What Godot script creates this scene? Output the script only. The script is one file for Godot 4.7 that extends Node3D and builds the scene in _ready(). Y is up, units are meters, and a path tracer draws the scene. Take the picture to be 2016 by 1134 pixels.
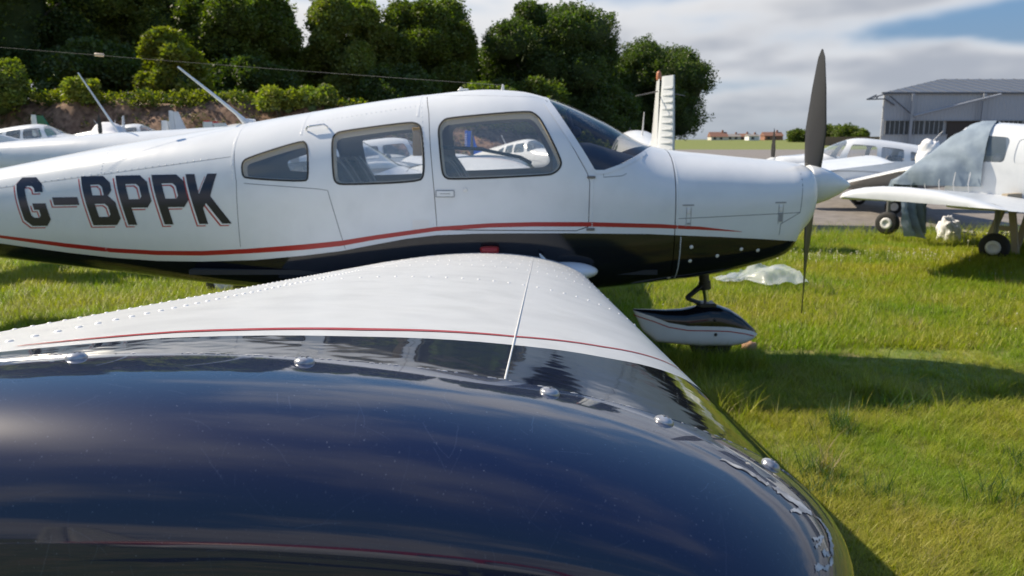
extends Node3D
# A small airfield: a parked low-wing aircraft seen from beyond its right wing tip.

# ------------------------------------------------------------------ generic helpers
var M := {}
var used_names := {}
var noise := FastNoiseLite.new()

func rng(s: int) -> RandomNumberGenerator:
	var r := RandomNumberGenerator.new()
	r.seed = s
	return r

func lin(r: float, g: float, b: float) -> Color:
	return Color(r, g, b).linear_to_srgb()

func mat(called: String, c: Color, rough := 0.6, metal := 0.0, spec := 0.5) -> StandardMaterial3D:
	var m := StandardMaterial3D.new()
	m.resource_name = called
	m.albedo_color = c
	m.roughness = rough
	m.metallic = metal
	m.metallic_specular = spec
	M[called] = m
	return m

func numbered(n: String) -> String:
	if not used_names.has(n):
		used_names[n] = 0
		return n
	used_names[n] += 1
	return "%s_%03d" % [n, used_names[n]]

func thing(called: String, label: String, category: String, at := Vector3.ZERO, turn := 0.0, group := "") -> Node3D:
	var o := Node3D.new()
	o.name = numbered(called)
	add_child(o)
	o.position = at
	o.rotation.y = turn
	tag(o, label, category, group)
	return o

func tag(o: Node, label: String, category: String, group := "") -> void:
	o.set_meta("label", label)
	o.set_meta("category", category)
	if group != "":
		o.set_meta("group", group)

func mb() -> SurfaceTool:
	var st := SurfaceTool.new()
	st.begin(Mesh.PRIMITIVE_TRIANGLES)
	return st

func obj(called: String, st: SurfaceTool, m: Material, parent: Node = self) -> MeshInstance3D:
	var o := MeshInstance3D.new()
	o.mesh = st.commit()
	o.material_override = m
	o.name = numbered(called) if parent == self else called
	parent.add_child(o, true)
	return o

func structure(called: String, st: SurfaceTool, m: Material, label: String) -> MeshInstance3D:
	var o := obj(called, st, m)
	o.set_meta("kind", "structure")
	o.set_meta("label", label)
	return o

func vert(st: SurfaceTool, p: Vector3, n: Vector3) -> void:
	st.set_normal(n)
	st.add_vertex(p)

func tri(st: SurfaceTool, a: Vector3, b: Vector3, c: Vector3, na: Vector3, nb: Vector3, nc: Vector3) -> void:
	if (b - a).cross(c - a).dot(na + nb + nc) > 0.0:
		vert(st, a, na); vert(st, c, nc); vert(st, b, nb)
	else:
		vert(st, a, na); vert(st, b, nb); vert(st, c, nc)

func quad(st: SurfaceTool, a: Vector3, b: Vector3, c: Vector3, d: Vector3, n: Vector3) -> void:
	tri(st, a, b, c, n, n, n)
	tri(st, a, c, d, n, n, n)

func flat_poly(st: SurfaceTool, pts: Array, n: Vector3) -> void:
	for i in range(1, pts.size() - 1):
		tri(st, pts[0], pts[i], pts[i + 1], n, n, n)

func box(st: SurfaceTool, size: Vector3, x := Transform3D(), bevel := 0.0) -> void:
	var h := size * 0.5
	var b := minf(bevel, minf(h.x, minf(h.y, h.z)) * 0.8)
	if b <= 0.0:
		for ax in 3:
			for s in [-1.0, 1.0]:
				var n := Vector3.ZERO
				n[ax] = s
				var u := (ax + 1) % 3
				var v := (ax + 2) % 3
				var q := []
				for k in [[-1, -1], [1, -1], [1, 1], [-1, 1]]:
					var p := Vector3.ZERO
					p[ax] = h[ax] * s; p[u] = h[u] * k[0]; p[v] = h[v] * k[1]
					q.append(x * p)
				quad(st, q[0], q[1], q[2], q[3], (x.basis * n).normalized())
		return
	# chamfered: shift each corner in along each axis, smooth normals on the chamfers
	for ax in 3:
		for s in [-1.0, 1.0]:
			var n := Vector3.ZERO
			n[ax] = s
			var u := (ax + 1) % 3
			var v := (ax + 2) % 3
			var q := []
			for k in [[-1, -1], [1, -1], [1, 1], [-1, 1]]:
				var p := Vector3.ZERO
				p[ax] = h[ax] * s; p[u] = (h[u] - b) * k[0]; p[v] = (h[v] - b) * k[1]
				q.append(x * p)
			quad(st, q[0], q[1], q[2], q[3], (x.basis * n).normalized())
	for ax in 3:
		var u := (ax + 1) % 3
		var v := (ax + 2) % 3
		for su in [-1.0, 1.0]:
			for sv in [-1.0, 1.0]:
				var nu := Vector3.ZERO
				nu[u] = su
				var nv := Vector3.ZERO
				nv[v] = sv
				var q := []
				for k in [[0, -1], [0, 1], [1, 1], [1, -1]]:
					var p := Vector3.ZERO
					p[ax] = (h[ax] - b) * k[1]
					p[u] = (h[u] - (b if k[0] == 1 else 0.0)) * su
					p[v] = (h[v] - (0.0 if k[0] == 1 else b)) * sv
					q.append(x * p)
				var n1 := (x.basis * nu).normalized()
				var n2 := (x.basis * nv).normalized()
				tri(st, q[0], q[1], q[2], n1, n1, n2)
				tri(st, q[0], q[2], q[3], n1, n2, n2)
	for sx in [-1.0, 1.0]:
		for sy in [-1.0, 1.0]:
			for sz in [-1.0, 1.0]:
				var a := x * Vector3(h.x * sx, (h.y - b) * sy, (h.z - b) * sz)
				var c := x * Vector3((h.x - b) * sx, h.y * sy, (h.z - b) * sz)
				var d := x * Vector3((h.x - b) * sx, (h.y - b) * sy, h.z * sz)
				var n := (x.basis * Vector3(sx, sy, sz)).normalized()
				tri(st, a, c, d, n, n, n)

# a smooth grid of points; outward is judged from the middle of the cloud unless a point to face away from is given
func grid(st: SurfaceTool, pts: Array, closed_u := false, closed_v := false, from = null) -> void:
	var nu: int = pts.size()
	var nv: int = pts[0].size()
	var mid := Vector3.ZERO
	for r in pts:
		for p in r:
			mid += p
	mid /= float(nu * nv)
	if from != null:
		mid = from
	var nr := []
	var vote := 0.0
	for i in nu:
		var row := []
		for j in nv:
			var i0 := (i - 1 + nu) % nu if closed_u else maxi(i - 1, 0)
			var i1 := (i + 1) % nu if closed_u else mini(i + 1, nu - 1)
			var j0 := (j - 1 + nv) % nv if closed_v else maxi(j - 1, 0)
			var j1 := (j + 1) % nv if closed_v else mini(j + 1, nv - 1)
			var n: Vector3 = (pts[i1][j] - pts[i0][j]).cross(pts[i][j1] - pts[i][j0])
			if n.length_squared() < 1e-16:
				# a pole: look one row in
				var k := clampi(i, 1, nu - 2)
				var l := clampi(j, 1, nv - 2)
				n = (pts[k + 1][j] - pts[k - 1][j]).cross(pts[k][j1] - pts[k][j0]) if (i == 0 or i == nu - 1) else (pts[i1][l] - pts[i0][l]).cross(pts[i][l + 1] - pts[i][l - 1])
			n = n.normalized()
			vote += n.dot(pts[i][j] - mid)
			row.append(n)
		nr.append(row)
	var s := 1.0 if vote >= 0.0 else -1.0
	for i in (nu if closed_u else nu - 1):
		for j in (nv if closed_v else nv - 1):
			var i1 := (i + 1) % nu
			var j1 := (j + 1) % nv
			tri(st, pts[i][j], pts[i1][j], pts[i1][j1], nr[i][j] * s, nr[i1][j] * s, nr[i1][j1] * s)
			tri(st, pts[i][j], pts[i1][j1], pts[i][j1], nr[i][j] * s, nr[i1][j1] * s, nr[i][j1] * s)

func tube(st: SurfaceTool, path: Array, radii: Array, sides := 8, caps := true) -> void:
	var rows := []
	var prev := Vector3.ZERO
	for i in path.size():
		var d: Vector3 = (path[mini(i + 1, path.size() - 1)] - path[maxi(i - 1, 0)]).normalized()
		var u := d.cross(Vector3.UP if absf(d.y) < 0.9 else Vector3.RIGHT).normalized() if prev == Vector3.ZERO else (prev - d * prev.dot(d)).normalized()
		prev = u
		var v := d.cross(u)
		var r: float = radii[mini(i, radii.size() - 1)]
		var row := []
		for k in sides:
			var a := TAU * k / sides
			row.append(path[i] + (u * cos(a) + v * sin(a)) * r)
		rows.append(row)
	for i in rows.size() - 1:
		for k in sides:
			var k1 := (k + 1) % sides
			var c0: Vector3 = path[i]
			var c1: Vector3 = path[i + 1]
			tri(st, rows[i][k], rows[i + 1][k], rows[i + 1][k1], (rows[i][k] - c0).normalized(), (rows[i + 1][k] - c1).normalized(), (rows[i + 1][k1] - c1).normalized())
			tri(st, rows[i][k], rows[i + 1][k1], rows[i][k1], (rows[i][k] - c0).normalized(), (rows[i + 1][k1] - c1).normalized(), (rows[i][k1] - c0).normalized())
	if caps:
		flat_poly(st, rows[0], (path[0] - path[1]).normalized())
		flat_poly(st, rows[-1], (path[-1] - path[-2]).normalized())

# profile of (distance along axis, radius), about the axis of x
func lathe(st: SurfaceTool, profile: Array, x: Transform3D, sides := 24) -> void:
	var pts := []
	for p in profile:
		var row := []
		for k in sides:
			var a := TAU * k / sides
			row.append(x * Vector3(p.x, cos(a) * p.y, sin(a) * p.y))
		pts.append(row)
	grid(st, pts, false, true)

func blob(st: SurfaceTool, centre: Vector3, r: Vector3, nu: int, nv: int, rough := 0.0, freq := 1.0) -> void:
	var pts := []
	for i in nu + 1:
		var row := []
		for j in nv:
			var th := PI * i / nu
			var ph := TAU * j / nv
			var d := Vector3(sin(th) * cos(ph), cos(th), sin(th) * sin(ph))
			row.append(centre + d * r * (1.0 + rough * noise.get_noise_3dv((d * 3.0 + centre * 1.7) * freq * 30.0)))
		pts.append(row)
	grid(st, pts, false, true, centre)

func multimesh(called: String, m: Mesh, material: Material, xf: Array, cols: Array, parent: Node = self) -> MultiMeshInstance3D:
	var mm := MultiMesh.new()
	mm.transform_format = MultiMesh.TRANSFORM_3D
	mm.use_colors = not cols.is_empty()
	mm.mesh = m
	mm.instance_count = xf.size()
	for i in xf.size():
		mm.set_instance_transform(i, xf[i])
		if mm.use_colors:
			mm.set_instance_color(i, cols[i])
	var o := MultiMeshInstance3D.new()
	o.multimesh = mm
	o.material_override = material
	o.name = numbered(called) if parent == self else called
	parent.add_child(o, true)
	o.set_meta("kind", "stuff")
	return o

# ------------------------------------------------------------------ the ground's height
func ground(x: float, z: float) -> float:
	var d := -z
	var far := smoothstep(7.0, 16.0, d)
	var side := smoothstep(-3.0, -14.0, x)
	var g := far * lerpf(-0.26, 0.30, side)
	g -= smoothstep(60.0, 400.0, d) * 0.5 * side
	return g + 0.012 * noise.get_noise_2d(x * 40.0, z * 40.0) * (1.0 - far)

# ------------------------------------------------------------------ the fuselage's shape
# x, top, bottom, half width, height of greatest width, exponents above and below
const ST := [
	[-4.95, 1.03, 0.93, 0.04, 0.98, 2.2, 2.2], [-4.2, 1.165, 0.82, 0.15, 1.0, 2.3, 2.4], [-3.39, 1.321, 0.722, 0.28, 1.03, 2.3, 2.6],
	[-2.56, 1.48, 0.632, 0.40, 1.07, 2.3, 2.8], [-1.83, 1.596, 0.555, 0.49, 1.09, 2.3, 3.2], [-1.35, 1.677, 0.53, 0.53, 1.10, 2.3, 3.5],
	[-0.57, 1.791, 0.52, 0.555, 1.10, 2.35, 3.8], [-0.15, 1.826, 0.52, 0.56, 1.10, 2.4, 4.0], [0.05, 1.815, 0.52, 0.56, 1.10, 2.4, 4.0],
	[0.216, 1.778, 0.525, 0.558, 1.10, 2.4, 4.0], [0.585, 1.628, 0.555, 0.545, 1.08, 2.4, 4.0], [0.881, 1.475, 0.585, 0.53, 1.06, 2.5, 3.8],
	[1.037, 1.442, 0.60, 0.52, 1.06, 2.5, 3.6], [1.318, 1.413, 0.64, 0.49, 1.06, 2.5, 3.7], [1.5, 1.395, 0.682, 0.465, 1.07, 2.5, 3.8],
	[1.725, 1.376, 0.748, 0.43, 1.09, 2.5, 3.8], [1.785, 1.371, 0.785, 0.414, 1.11, 2.5, 3.6], [1.82, 1.365, 0.862, 0.398, 1.12, 2.5, 3.2],
	[1.872, 1.356, 0.91, 0.37, 1.13, 2.5, 2.7], [1.925, 1.335, 0.965, 0.31, 1.16, 2.4, 2.5], [1.955, 1.29, 1.06, 0.2, 1.19, 2.2, 2.2], [1.963, 1.25, 1.15, 0.1, 1.2, 2.0, 2.0]]
var hull_table := []      # the six values every 5 mm

func make_hull_table() -> void:
	var n := ST.size()
	var sl := []
	for k in range(1, 7):
		var d := []
		for i in n - 1:
			d.append((ST[i + 1][k] - ST[i][k]) / (ST[i + 1][0] - ST[i][0]))
		var m := [d[0]]
		for i in range(1, n - 1):
			var a: float = d[i - 1]
			var b: float = d[i]
			if a * b <= 0.0:
				m.append(0.0)
			else:
				var h0: float = ST[i][0] - ST[i - 1][0]
				var h1: float = ST[i + 1][0] - ST[i][0]
				m.append(3.0 * (h0 + h1) / ((2.0 * h1 + h0) / a + (h1 + 2.0 * h0) / b))
		m.append(d[-1])
		sl.append(m)
	var i := 0
	for q in 1383:
		var x := -4.95 + 0.005 * q
		while i < n - 2 and x > ST[i + 1][0]:
			i += 1
		var h: float = ST[i + 1][0] - ST[i][0]
		var t: float = clampf((x - ST[i][0]) / h, 0.0, 1.0)
		var row := []
		for k in range(1, 7):
			var y0: float = ST[i][k]
			var y1: float = ST[i + 1][k]
			var m0: float = sl[k - 1][i] * h
			var m1: float = sl[k - 1][i + 1] * h
			row.append((2 * t * t * t - 3 * t * t + 1) * y0 + (t * t * t - 2 * t * t + t) * m0 + (3 * t * t - 2 * t * t * t) * y1 + (t * t * t - t * t) * m1)
		hull_table.append(row)

func hull_at(x: float) -> Array:
	var f := clampf((x + 4.95) / 0.005, 0.0, 1381.999)
	var i := int(f)
	var t := f - i
	var a: Array = hull_table[i]
	var b: Array = hull_table[i + 1]
	return [lerpf(a[0], b[0], t), lerpf(a[1], b[1], t), lerpf(a[2], b[2], t), lerpf(a[3], b[3], t), lerpf(a[4], b[4], t), lerpf(a[5], b[5], t)]

func hull_pt(x: float, th: float, side: float, off := 0.0) -> Vector3:
	var s := hull_at(x)
	var up := th >= 0.0
	var n: float = s[4] if up else s[5]
	var b: float = s[0] - s[3] if up else s[3] - s[1]
	var sn := sin(th)
	var cs := cos(th)
	var p := Vector3(x, s[3] + b * signf(sn) * pow(absf(sn), 2.0 / n), signf(cs) * s[2] * pow(absf(cs), 2.0 / n) * side)
	return p if off == 0.0 else p + hull_normal(p) * off

func hull_f(x: float, h: float, z: float) -> float:
	var s := hull_at(x)
	var up: bool = h >= s[3]
	var n: float = s[4] if up else s[5]
	var b: float = maxf(s[0] - s[3] if up else s[3] - s[1], 1e-3)
	return pow(absf(z) / s[2], n) + pow(absf(h - s[3]) / b, n)

func hull_normal(p: Vector3) -> Vector3:
	var s := hull_at(p.x)
	var up: bool = p.y >= s[3]
	var n: float = s[4] if up else s[5]
	var b: float = maxf(s[0] - s[3] if up else s[3] - s[1], 1e-3)
	var gz: float = n * pow(absf(p.z) / s[2], n - 1.0) / s[2] * signf(p.z)
	var gy: float = n * pow(absf(p.y - s[3]) / b, n - 1.0) / b * signf(p.y - s[3])
	var e := 0.006
	var gx: float = (hull_f(p.x + e, p.y, p.z) - hull_f(p.x - e, p.y, p.z)) / (2.0 * e)
	return Vector3(gx, gy, gz).normalized()

func hull_w(x: float, h: float) -> float:
	var s := hull_at(x)
	var up: bool = h >= s[3]
	var n: float = s[4] if up else s[5]
	var b: float = s[0] - s[3] if up else s[3] - s[1]
	return s[2] * pow(maxf(1.0 - pow(absf(h - s[3]) / b, n), 0.0), 1.0 / n)

func hull_theta(x: float, h: float) -> float:
	var s := hull_at(x)
	var up: bool = h >= s[3]
	var n: float = s[4] if up else s[5]
	var b: float = s[0] - s[3] if up else s[3] - s[1]
	var q := clampf((h - s[3]) / b, -1.0, 1.0)
	return asin(signf(q) * pow(absf(q), n / 2.0))

func side_pt(x: float, h: float, side: float, off := 0.0) -> Vector3:
	var p := Vector3(x, h, hull_w(x, h) * side)
	return p + hull_normal(p) * off

# flat list of x, h -> points; smoothed corners
func pairs(a: Array) -> PackedVector2Array:
	var o := PackedVector2Array()
	for i in a.size() / 2:
		o.append(Vector2(a[2 * i], a[2 * i + 1]))
	return o

func chaikin(p: PackedVector2Array, times: int, cut := 0.25) -> PackedVector2Array:
	for k in times:
		var o := PackedVector2Array()
		for i in p.size():
			var a := p[i]
			var b := p[(i + 1) % p.size()]
			o.append(a.lerp(b, cut))
			o.append(a.lerp(b, 1.0 - cut))
		p = o
	return p

func dense(p: PackedVector2Array, step: float, closed := true) -> PackedVector2Array:
	var o := PackedVector2Array()
	for i in (p.size() if closed else p.size() - 1):
		var a := p[i]
		var b := p[(i + 1) % p.size()]
		var n := maxi(1, int(ceil(a.distance_to(b) / step)))
		for k in n:
			o.append(a.lerp(b, float(k) / n))
	if not closed:
		o.append(p[-1])
	return o

func grown(p: PackedVector2Array, d: float) -> PackedVector2Array:
	var s := 1.0 if not Geometry2D.is_polygon_clockwise(p) else -1.0
	var o := PackedVector2Array()
	for i in p.size():
		var t := (p[(i + 1) % p.size()] - p[(i - 1 + p.size()) % p.size()]).normalized()
		o.append(p[i] + Vector2(t.y, -t.x) * d * s)
	return o

func to_theta(p: PackedVector2Array) -> PackedVector2Array:
	var o := PackedVector2Array()
	for q in p:
		o.append(Vector2(q.x, hull_theta(q.x, q.y)))
	return o

func bounds(p: PackedVector2Array) -> Rect2:
	var r := Rect2(p[0], Vector2.ZERO)
	for q in p:
		r = r.expand(q)
	return r

# what of polygon list ps lies outside / inside polygon k
func cut_away(ps: Array, k: PackedVector2Array, kb: Rect2) -> Array:
	var o := []
	for p in ps:
		if not kb.intersects(bounds(p), true):
			o.append(p)
			continue
		for q in Geometry2D.clip_polygons(p, k):
			if not Geometry2D.is_polygon_clockwise(q):
				o.append(q)
	return o

func keep_in(ps: Array, k: PackedVector2Array, kb: Rect2) -> Array:
	var o := []
	for p in ps:
		if kb.intersects(bounds(p), true):
			o.append_array(Geometry2D.intersect_polygons(p, k))
	return o

func lay(st: SurfaceTool, ps: Array, f: Callable) -> void:
	for p in ps:
		if p.size() < 3:
			continue
		var t := Geometry2D.triangulate_polygon(p)
		for i in t.size() / 3:
			var v := []
			var n := []
			for k in 3:
				var q: Vector2 = p[t[3 * i + k]]
				var a: Array = f.call(q)
				v.append(a[0]); n.append(a[1])
			tri(st, v[0], v[1], v[2], n[0], n[1], n[2])

# a flat shape (x, h) laid onto the side of the fuselage in small cells
func decal(st: SurfaceTool, shape: PackedVector2Array, side: float, off: float, cell := 0.035) -> void:
	var b := bounds(shape)
	var f := func(q: Vector2) -> Array:
		var p := Vector3(q.x, q.y, hull_w(q.x, q.y) * side)
		var n := hull_normal(p)
		return [p + n * off, n]
	for i in range(int(floor(b.position.x / cell)), int(ceil(b.end.x / cell))):
		for j in range(int(floor(b.position.y / cell)), int(ceil(b.end.y / cell))):
			var c := PackedVector2Array([Vector2(i, j) * cell, Vector2(i + 1, j) * cell, Vector2(i + 1, j + 1) * cell, Vector2(i, j + 1) * cell])
			lay(st, Geometry2D.intersect_polygons(c, shape), f)

# a ribbon along the fuselage's side between two lines of (x, h)
func ribbon(st: SurfaceTool, a: PackedVector2Array, b: PackedVector2Array, side: float, off_a: float, off_b: float, closed: bool) -> void:
	for i in (a.size() if closed else a.size() - 1):
		var j := (i + 1) % a.size()
		var p := [side_pt(a[i].x, a[i].y, side, off_a), side_pt(a[j].x, a[j].y, side, off_a), side_pt(b[j].x, b[j].y, side, off_b), side_pt(b[i].x, b[i].y, side, off_b)]
		var n: Vector3 = (p[1] - p[0]).cross(p[3] - p[0]).normalized()
		if off_a == off_b:
			n = hull_normal(p[0])
		quad(st, p[0], p[1], p[2], p[3], n)

func line_on_side(st: SurfaceTool, pts: PackedVector2Array, width: float, side: float, off: float) -> void:
	var p := dense(pts, 0.04, false)
	var a := PackedVector2Array()
	var b := PackedVector2Array()
	for i in p.size():
		var t := (p[mini(i + 1, p.size() - 1)] - p[maxi(i - 1, 0)]).normalized()
		a.append(p[i] + Vector2(-t.y, t.x) * width * 0.5)
		b.append(p[i] - Vector2(-t.y, t.x) * width * 0.5)
	ribbon(st, a, b, side, off, off, false)

# ------------------------------------------------------------------ wings
const TEX := -1.504
const SPAN0 := 0.45
const SPAN1 := 4.554
var wing_full := true

func wing_pt(xi: float, sp: float, upper: bool, side: float, off := 0.0) -> Vector3:
	var t := (sp - SPAN0) / (SPAN1 - SPAN0)
	var lx := lerpf(0.459, 0.288, t)
	var lh := lerpf(0.64, 1.145, t)
	var kh := lerpf(0.558, 1.09, t)
	var ch := lx - TEX
	var y := 5.0 * 0.132 * (0.32659 * sqrt(xi) - 0.15569 * xi - 0.3516 * xi * xi + 0.2843 * pow(xi, 3) - 0.1036 * pow(xi, 4))
	return Vector3(lx + (TEX - lx) * xi, lh + (kh - lh) * xi + ch * y * ((1.0 if upper else -0.75) if wing_full else (0.85 if upper else -0.35)) + ch * 0.039 * 4.0 * xi * (1.0 - xi) + (off if upper else -off), sp * side)

func table(x: float, xs: Array, ys: Array) -> float:
	for i in xs.size() - 1:
		if x <= xs[i + 1]:
			return lerpf(ys[i], ys[i + 1], clampf((x - xs[i]) / (xs[i + 1] - xs[i]), 0.0, 1.0))
	return ys[-1]

# where the dark tip paint begins, as a distance from the centre line
func tip_paint(xi: float) -> float:
	return 5.2 - table(xi, [0.0, 0.055, 0.098, 0.165, 0.26, 0.37, 0.42, 0.48, 0.56, 1.0], [1.12, 1.026, 0.954, 0.887, 0.818, 0.776, 0.735, 0.69, 0.665, 0.66])

func stripe_gap(xi: float) -> float:
	return table(xi, [0.0, 0.05, 0.165, 0.26, 0.33, 0.5], [0.14, 0.115, 0.067, 0.05, 0.043, 0.042])

func cap_pt(xi: float, upper: bool, psi: float, side: float, off := 0.0) -> Vector3:
	var sp0 := SPAN1 - 0.008
	var p := wing_pt(xi, sp0, upper, 1.0, 0.0028 + off)
	var r := pow(pow(absf(sin(psi)), 3.5) + pow(absf(cos(psi)), 3.5), -1.0 / 3.5)
	var ds := (0.215 + off) * r * sin(psi)
	var k := maxf(r * cos(psi), 0.0)
	var hm := lerpf(1.145, 1.09, xi) + 0.012
	var h := hm + (p.y - hm) * k + 0.12 * ds
	return Vector3(p.x - 1.9 * ds * ds * pow(1.0 - xi, 2.0) + 1.2 * ds * ds * pow(xi, 3.0), h, (sp0 + ds) * side)

func make_wing(root: Node3D, side: float, fine: bool) -> void:
	var nx := 56 if fine else 14
	var ns := 60 if fine else 5
	var upper := mb()
	var pts := []
	for i in nx + 1:
		var xi := pow(float(i) / nx, 1.8)
		var row := []
		var end := tip_paint(xi) if fine else SPAN1
		for j in ns + 1:
			row.append(wing_pt(xi, lerpf(SPAN0, end, float(j) / ns), true, side))
		pts.append(row)
	grid(upper, pts, false, false, Vector3(-0.4, -3.0, 2.0 * side))
	var o := obj("wing_skin", upper, M.wing_white if fine else M.plane_white, root)
	var lower := mb()
	pts = []
	for i in nx / 2 + 1:
		var xi := pow(float(i) / (nx / 2), 1.8)
		var row := []
		for j in 9:
			row.append(wing_pt(xi, lerpf(SPAN0, SPAN1, j / 8.0), false, side))
		pts.append(row)
	grid(lower, pts, false, false, Vector3(-0.4, 4.0, 2.0 * side))
	obj("wing_underside", lower, M.plane_white, root)
	if fine:
		var dark := mb()
		pts = []
		for i in nx + 1:
			var xi := pow(float(i) / nx, 1.8)
			var row := []
			for j in 13:
				row.append(wing_pt(xi, lerpf(tip_paint(xi), SPAN1, j / 12.0), true, side))
			pts.append(row)
		grid(dark, pts, false, false, Vector3(-0.4, -3.0, 2.0 * side))
		obj("tip_paint", dark, M.navy_wing, root)
		var red := mb()
		pts = []
		for i in 61:
			var xi := 0.004 + 0.44 * pow(i / 60.0, 1.5)
			var w := table(xi, [0.0, 0.16, 0.26, 0.4, 0.45], [0.008, 0.011, 0.019, 0.016, 0.006])
			var s0 := tip_paint(xi) - stripe_gap(xi)
			pts.append([wing_pt(xi, s0, true, side, 0.0008), wing_pt(xi, s0 - w, true, side, 0.0008)])
		grid(red, pts, false, false, Vector3(-0.4, -3.0, 2.0 * side))
		obj("tip_stripe", red, M.red_paint, root)
	# the moulded tip
	var cap := mb()
	var nr := 30 if fine else 5
	var nk := 44 if fine else 8
	pts = []
	for i in nr + 1:
		var f := PI * 0.5 * float(i) / nr
		var row := []
		for j in range(nk, -1, -1):
			row.append(cap_pt(pow(float(j) / nk, 1.9), true, f, side))
		for j in range(1, nk + 1):
			row.append(cap_pt(pow(float(j) / nk, 1.9), false, f, side))
		pts.append(row)
	grid(cap, pts)
	obj("wing_tip", cap, M.navy_cap if fine else M.trim_blue, root)

func foil(st: SurfaceTool, a_le: Vector3, a_te: Vector3, b_le: Vector3, b_te: Vector3, thick_a: float, thick_b: float, across: Vector3, nx := 10, ny := 4) -> void:
	var pts := []
	for j in ny + 1:
		var t := float(j) / ny
		var le := a_le.lerp(b_le, t)
		var te := a_te.lerp(b_te, t)
		var th := lerpf(thick_a, thick_b, t) * 0.5
		var row := []
		for k in 2 * nx:
			var q := float(k) / nx
			var xi := 1.0 - q if q <= 1.0 else q - 1.0
			xi = xi * xi * (1.5 - 0.5 * xi)
			var y := 2.6 * (sqrt(xi) - xi) * (1.0 - 0.25 * xi) * 1.35
			row.append(le.lerp(te, xi) + across * th * clampf(y, 0.0, 1.0) * (1.0 if q <= 1.0 else -1.0))
		pts.append(row)
	grid(st, pts, false, true)
	for e in [0, ny]:
		var mid := Vector3.ZERO
		for p in pts[e]:
			mid += p
		mid /= float(2 * nx)
		var n := ((pts[e][0] - pts[ny - e][0]) as Vector3).normalized()
		for k in 2 * nx:
			tri(st, mid, pts[e][k], pts[e][(k + 1) % (2 * nx)], n, n, n)

# ------------------------------------------------------------------ an aircraft
var W3 := [-1.636, 1.370, -1.600, 1.396, -1.280, 1.496, -1.250, 1.482, -1.235, 1.431, -1.227, 1.284, -1.245, 1.262, -1.605, 1.280, -1.627, 1.296]
var W2 := [-1.086, 1.512, -1.068, 1.541, -1.028, 1.554, -0.631, 1.606, -0.576, 1.600, -0.549, 1.575, -0.530, 1.423, -0.529, 1.297, -0.559, 1.262, -1.014, 1.244, -1.054, 1.255, -1.066, 1.282, -1.074, 1.373]
var W1 := [-0.441, 1.575, -0.415, 1.618, -0.378, 1.633, 0.087, 1.674, 0.138, 1.661, 0.180, 1.612, 0.292, 1.387, 0.288, 1.345, 0.249, 1.311, 0.199, 1.301, -0.367, 1.275, -0.402, 1.290, -0.415, 1.324, -0.432, 1.491]
var BELLY := [-4.95, 1.02, -4.2, 0.965, -3.294, 0.852, -2.841, 0.799, -2.542, 0.771, -2.236, 0.757, -1.935, 0.760, -1.592, 0.777, -1.269, 0.810, -1.040, 0.840, -0.833, 0.881, -0.640, 0.917, -0.461, 0.939, -0.209, 0.949, 0.015, 0.951, 0.344, 0.951, 0.824, 0.944, 1.261, 0.922, 1.549, 0.903, 1.79, 0.882, 1.84, 0.872]
var STRIPE := [-4.9, 1.10, -4.2, 1.02, -3.274, 0.907, -2.818, 0.862, -2.520, 0.836, -2.217, 0.826, -1.921, 0.830, -1.631, 0.848, -1.263, 0.880, -1.036, 0.904, -0.830, 0.938, -0.459, 0.990, -0.135, 1.012, 0.128, 1.019, 0.466, 1.018, 0.899, 1.004, 1.151, 0.986, 1.411, 0.953, 1.411, 0.950, 1.152, 0.967, 0.900, 0.979, 0.466, 0.991, 0.129, 0.992, -0.135, 0.986, -0.460, 0.964, -0.832, 0.910, -1.039, 0.871, -1.265, 0.846, -1.635, 0.818, -1.926, 0.800, -2.223, 0.797, -2.528, 0.808, -2.827, 0.834, -3.279, 0.888, -4.2, 0.995, -4.9, 1.07]
var DOOR := [-0.538, 1.783, -0.506, 1.66, -0.465, 1.193, -0.452, 0.972, 0.462, 0.965, 0.466, 1.282, 0.300, 1.58, 0.205, 1.768]

func window_shapes(fine: bool) -> Array:
	var o := []
	for w in [W1, W2, W3]:
		o.append(dense(chaikin(pairs(w), 2 if fine else 1), 0.05))
	return o

func screen_shape() -> PackedVector2Array:      # half of the windscreen, in (x, angle)
	var edge := dense(pairs([0.244, 1.724, 0.316, 1.610, 0.404, 1.473, 0.463, 1.377, 0.490, 1.337, 0.505, 1.328, 0.555, 1.328, 0.666, 1.365, 0.750, 1.406, 0.821, 1.441]), 0.03, false)
	var o := PackedVector2Array([Vector2(0.228, 1.59)])
	o.append_array(to_theta(edge))
	o.append(Vector2(0.885, 1.30))
	o.append(Vector2(0.915, 1.59))
	return o

func columns_of(x0: float, x1: float, step: float) -> Array:
	var o := []
	var n := int(ceil((x1 - x0) / step))
	for i in n + 1:
		o.append(lerpf(x0, x1, float(i) / n))
	return o

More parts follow.
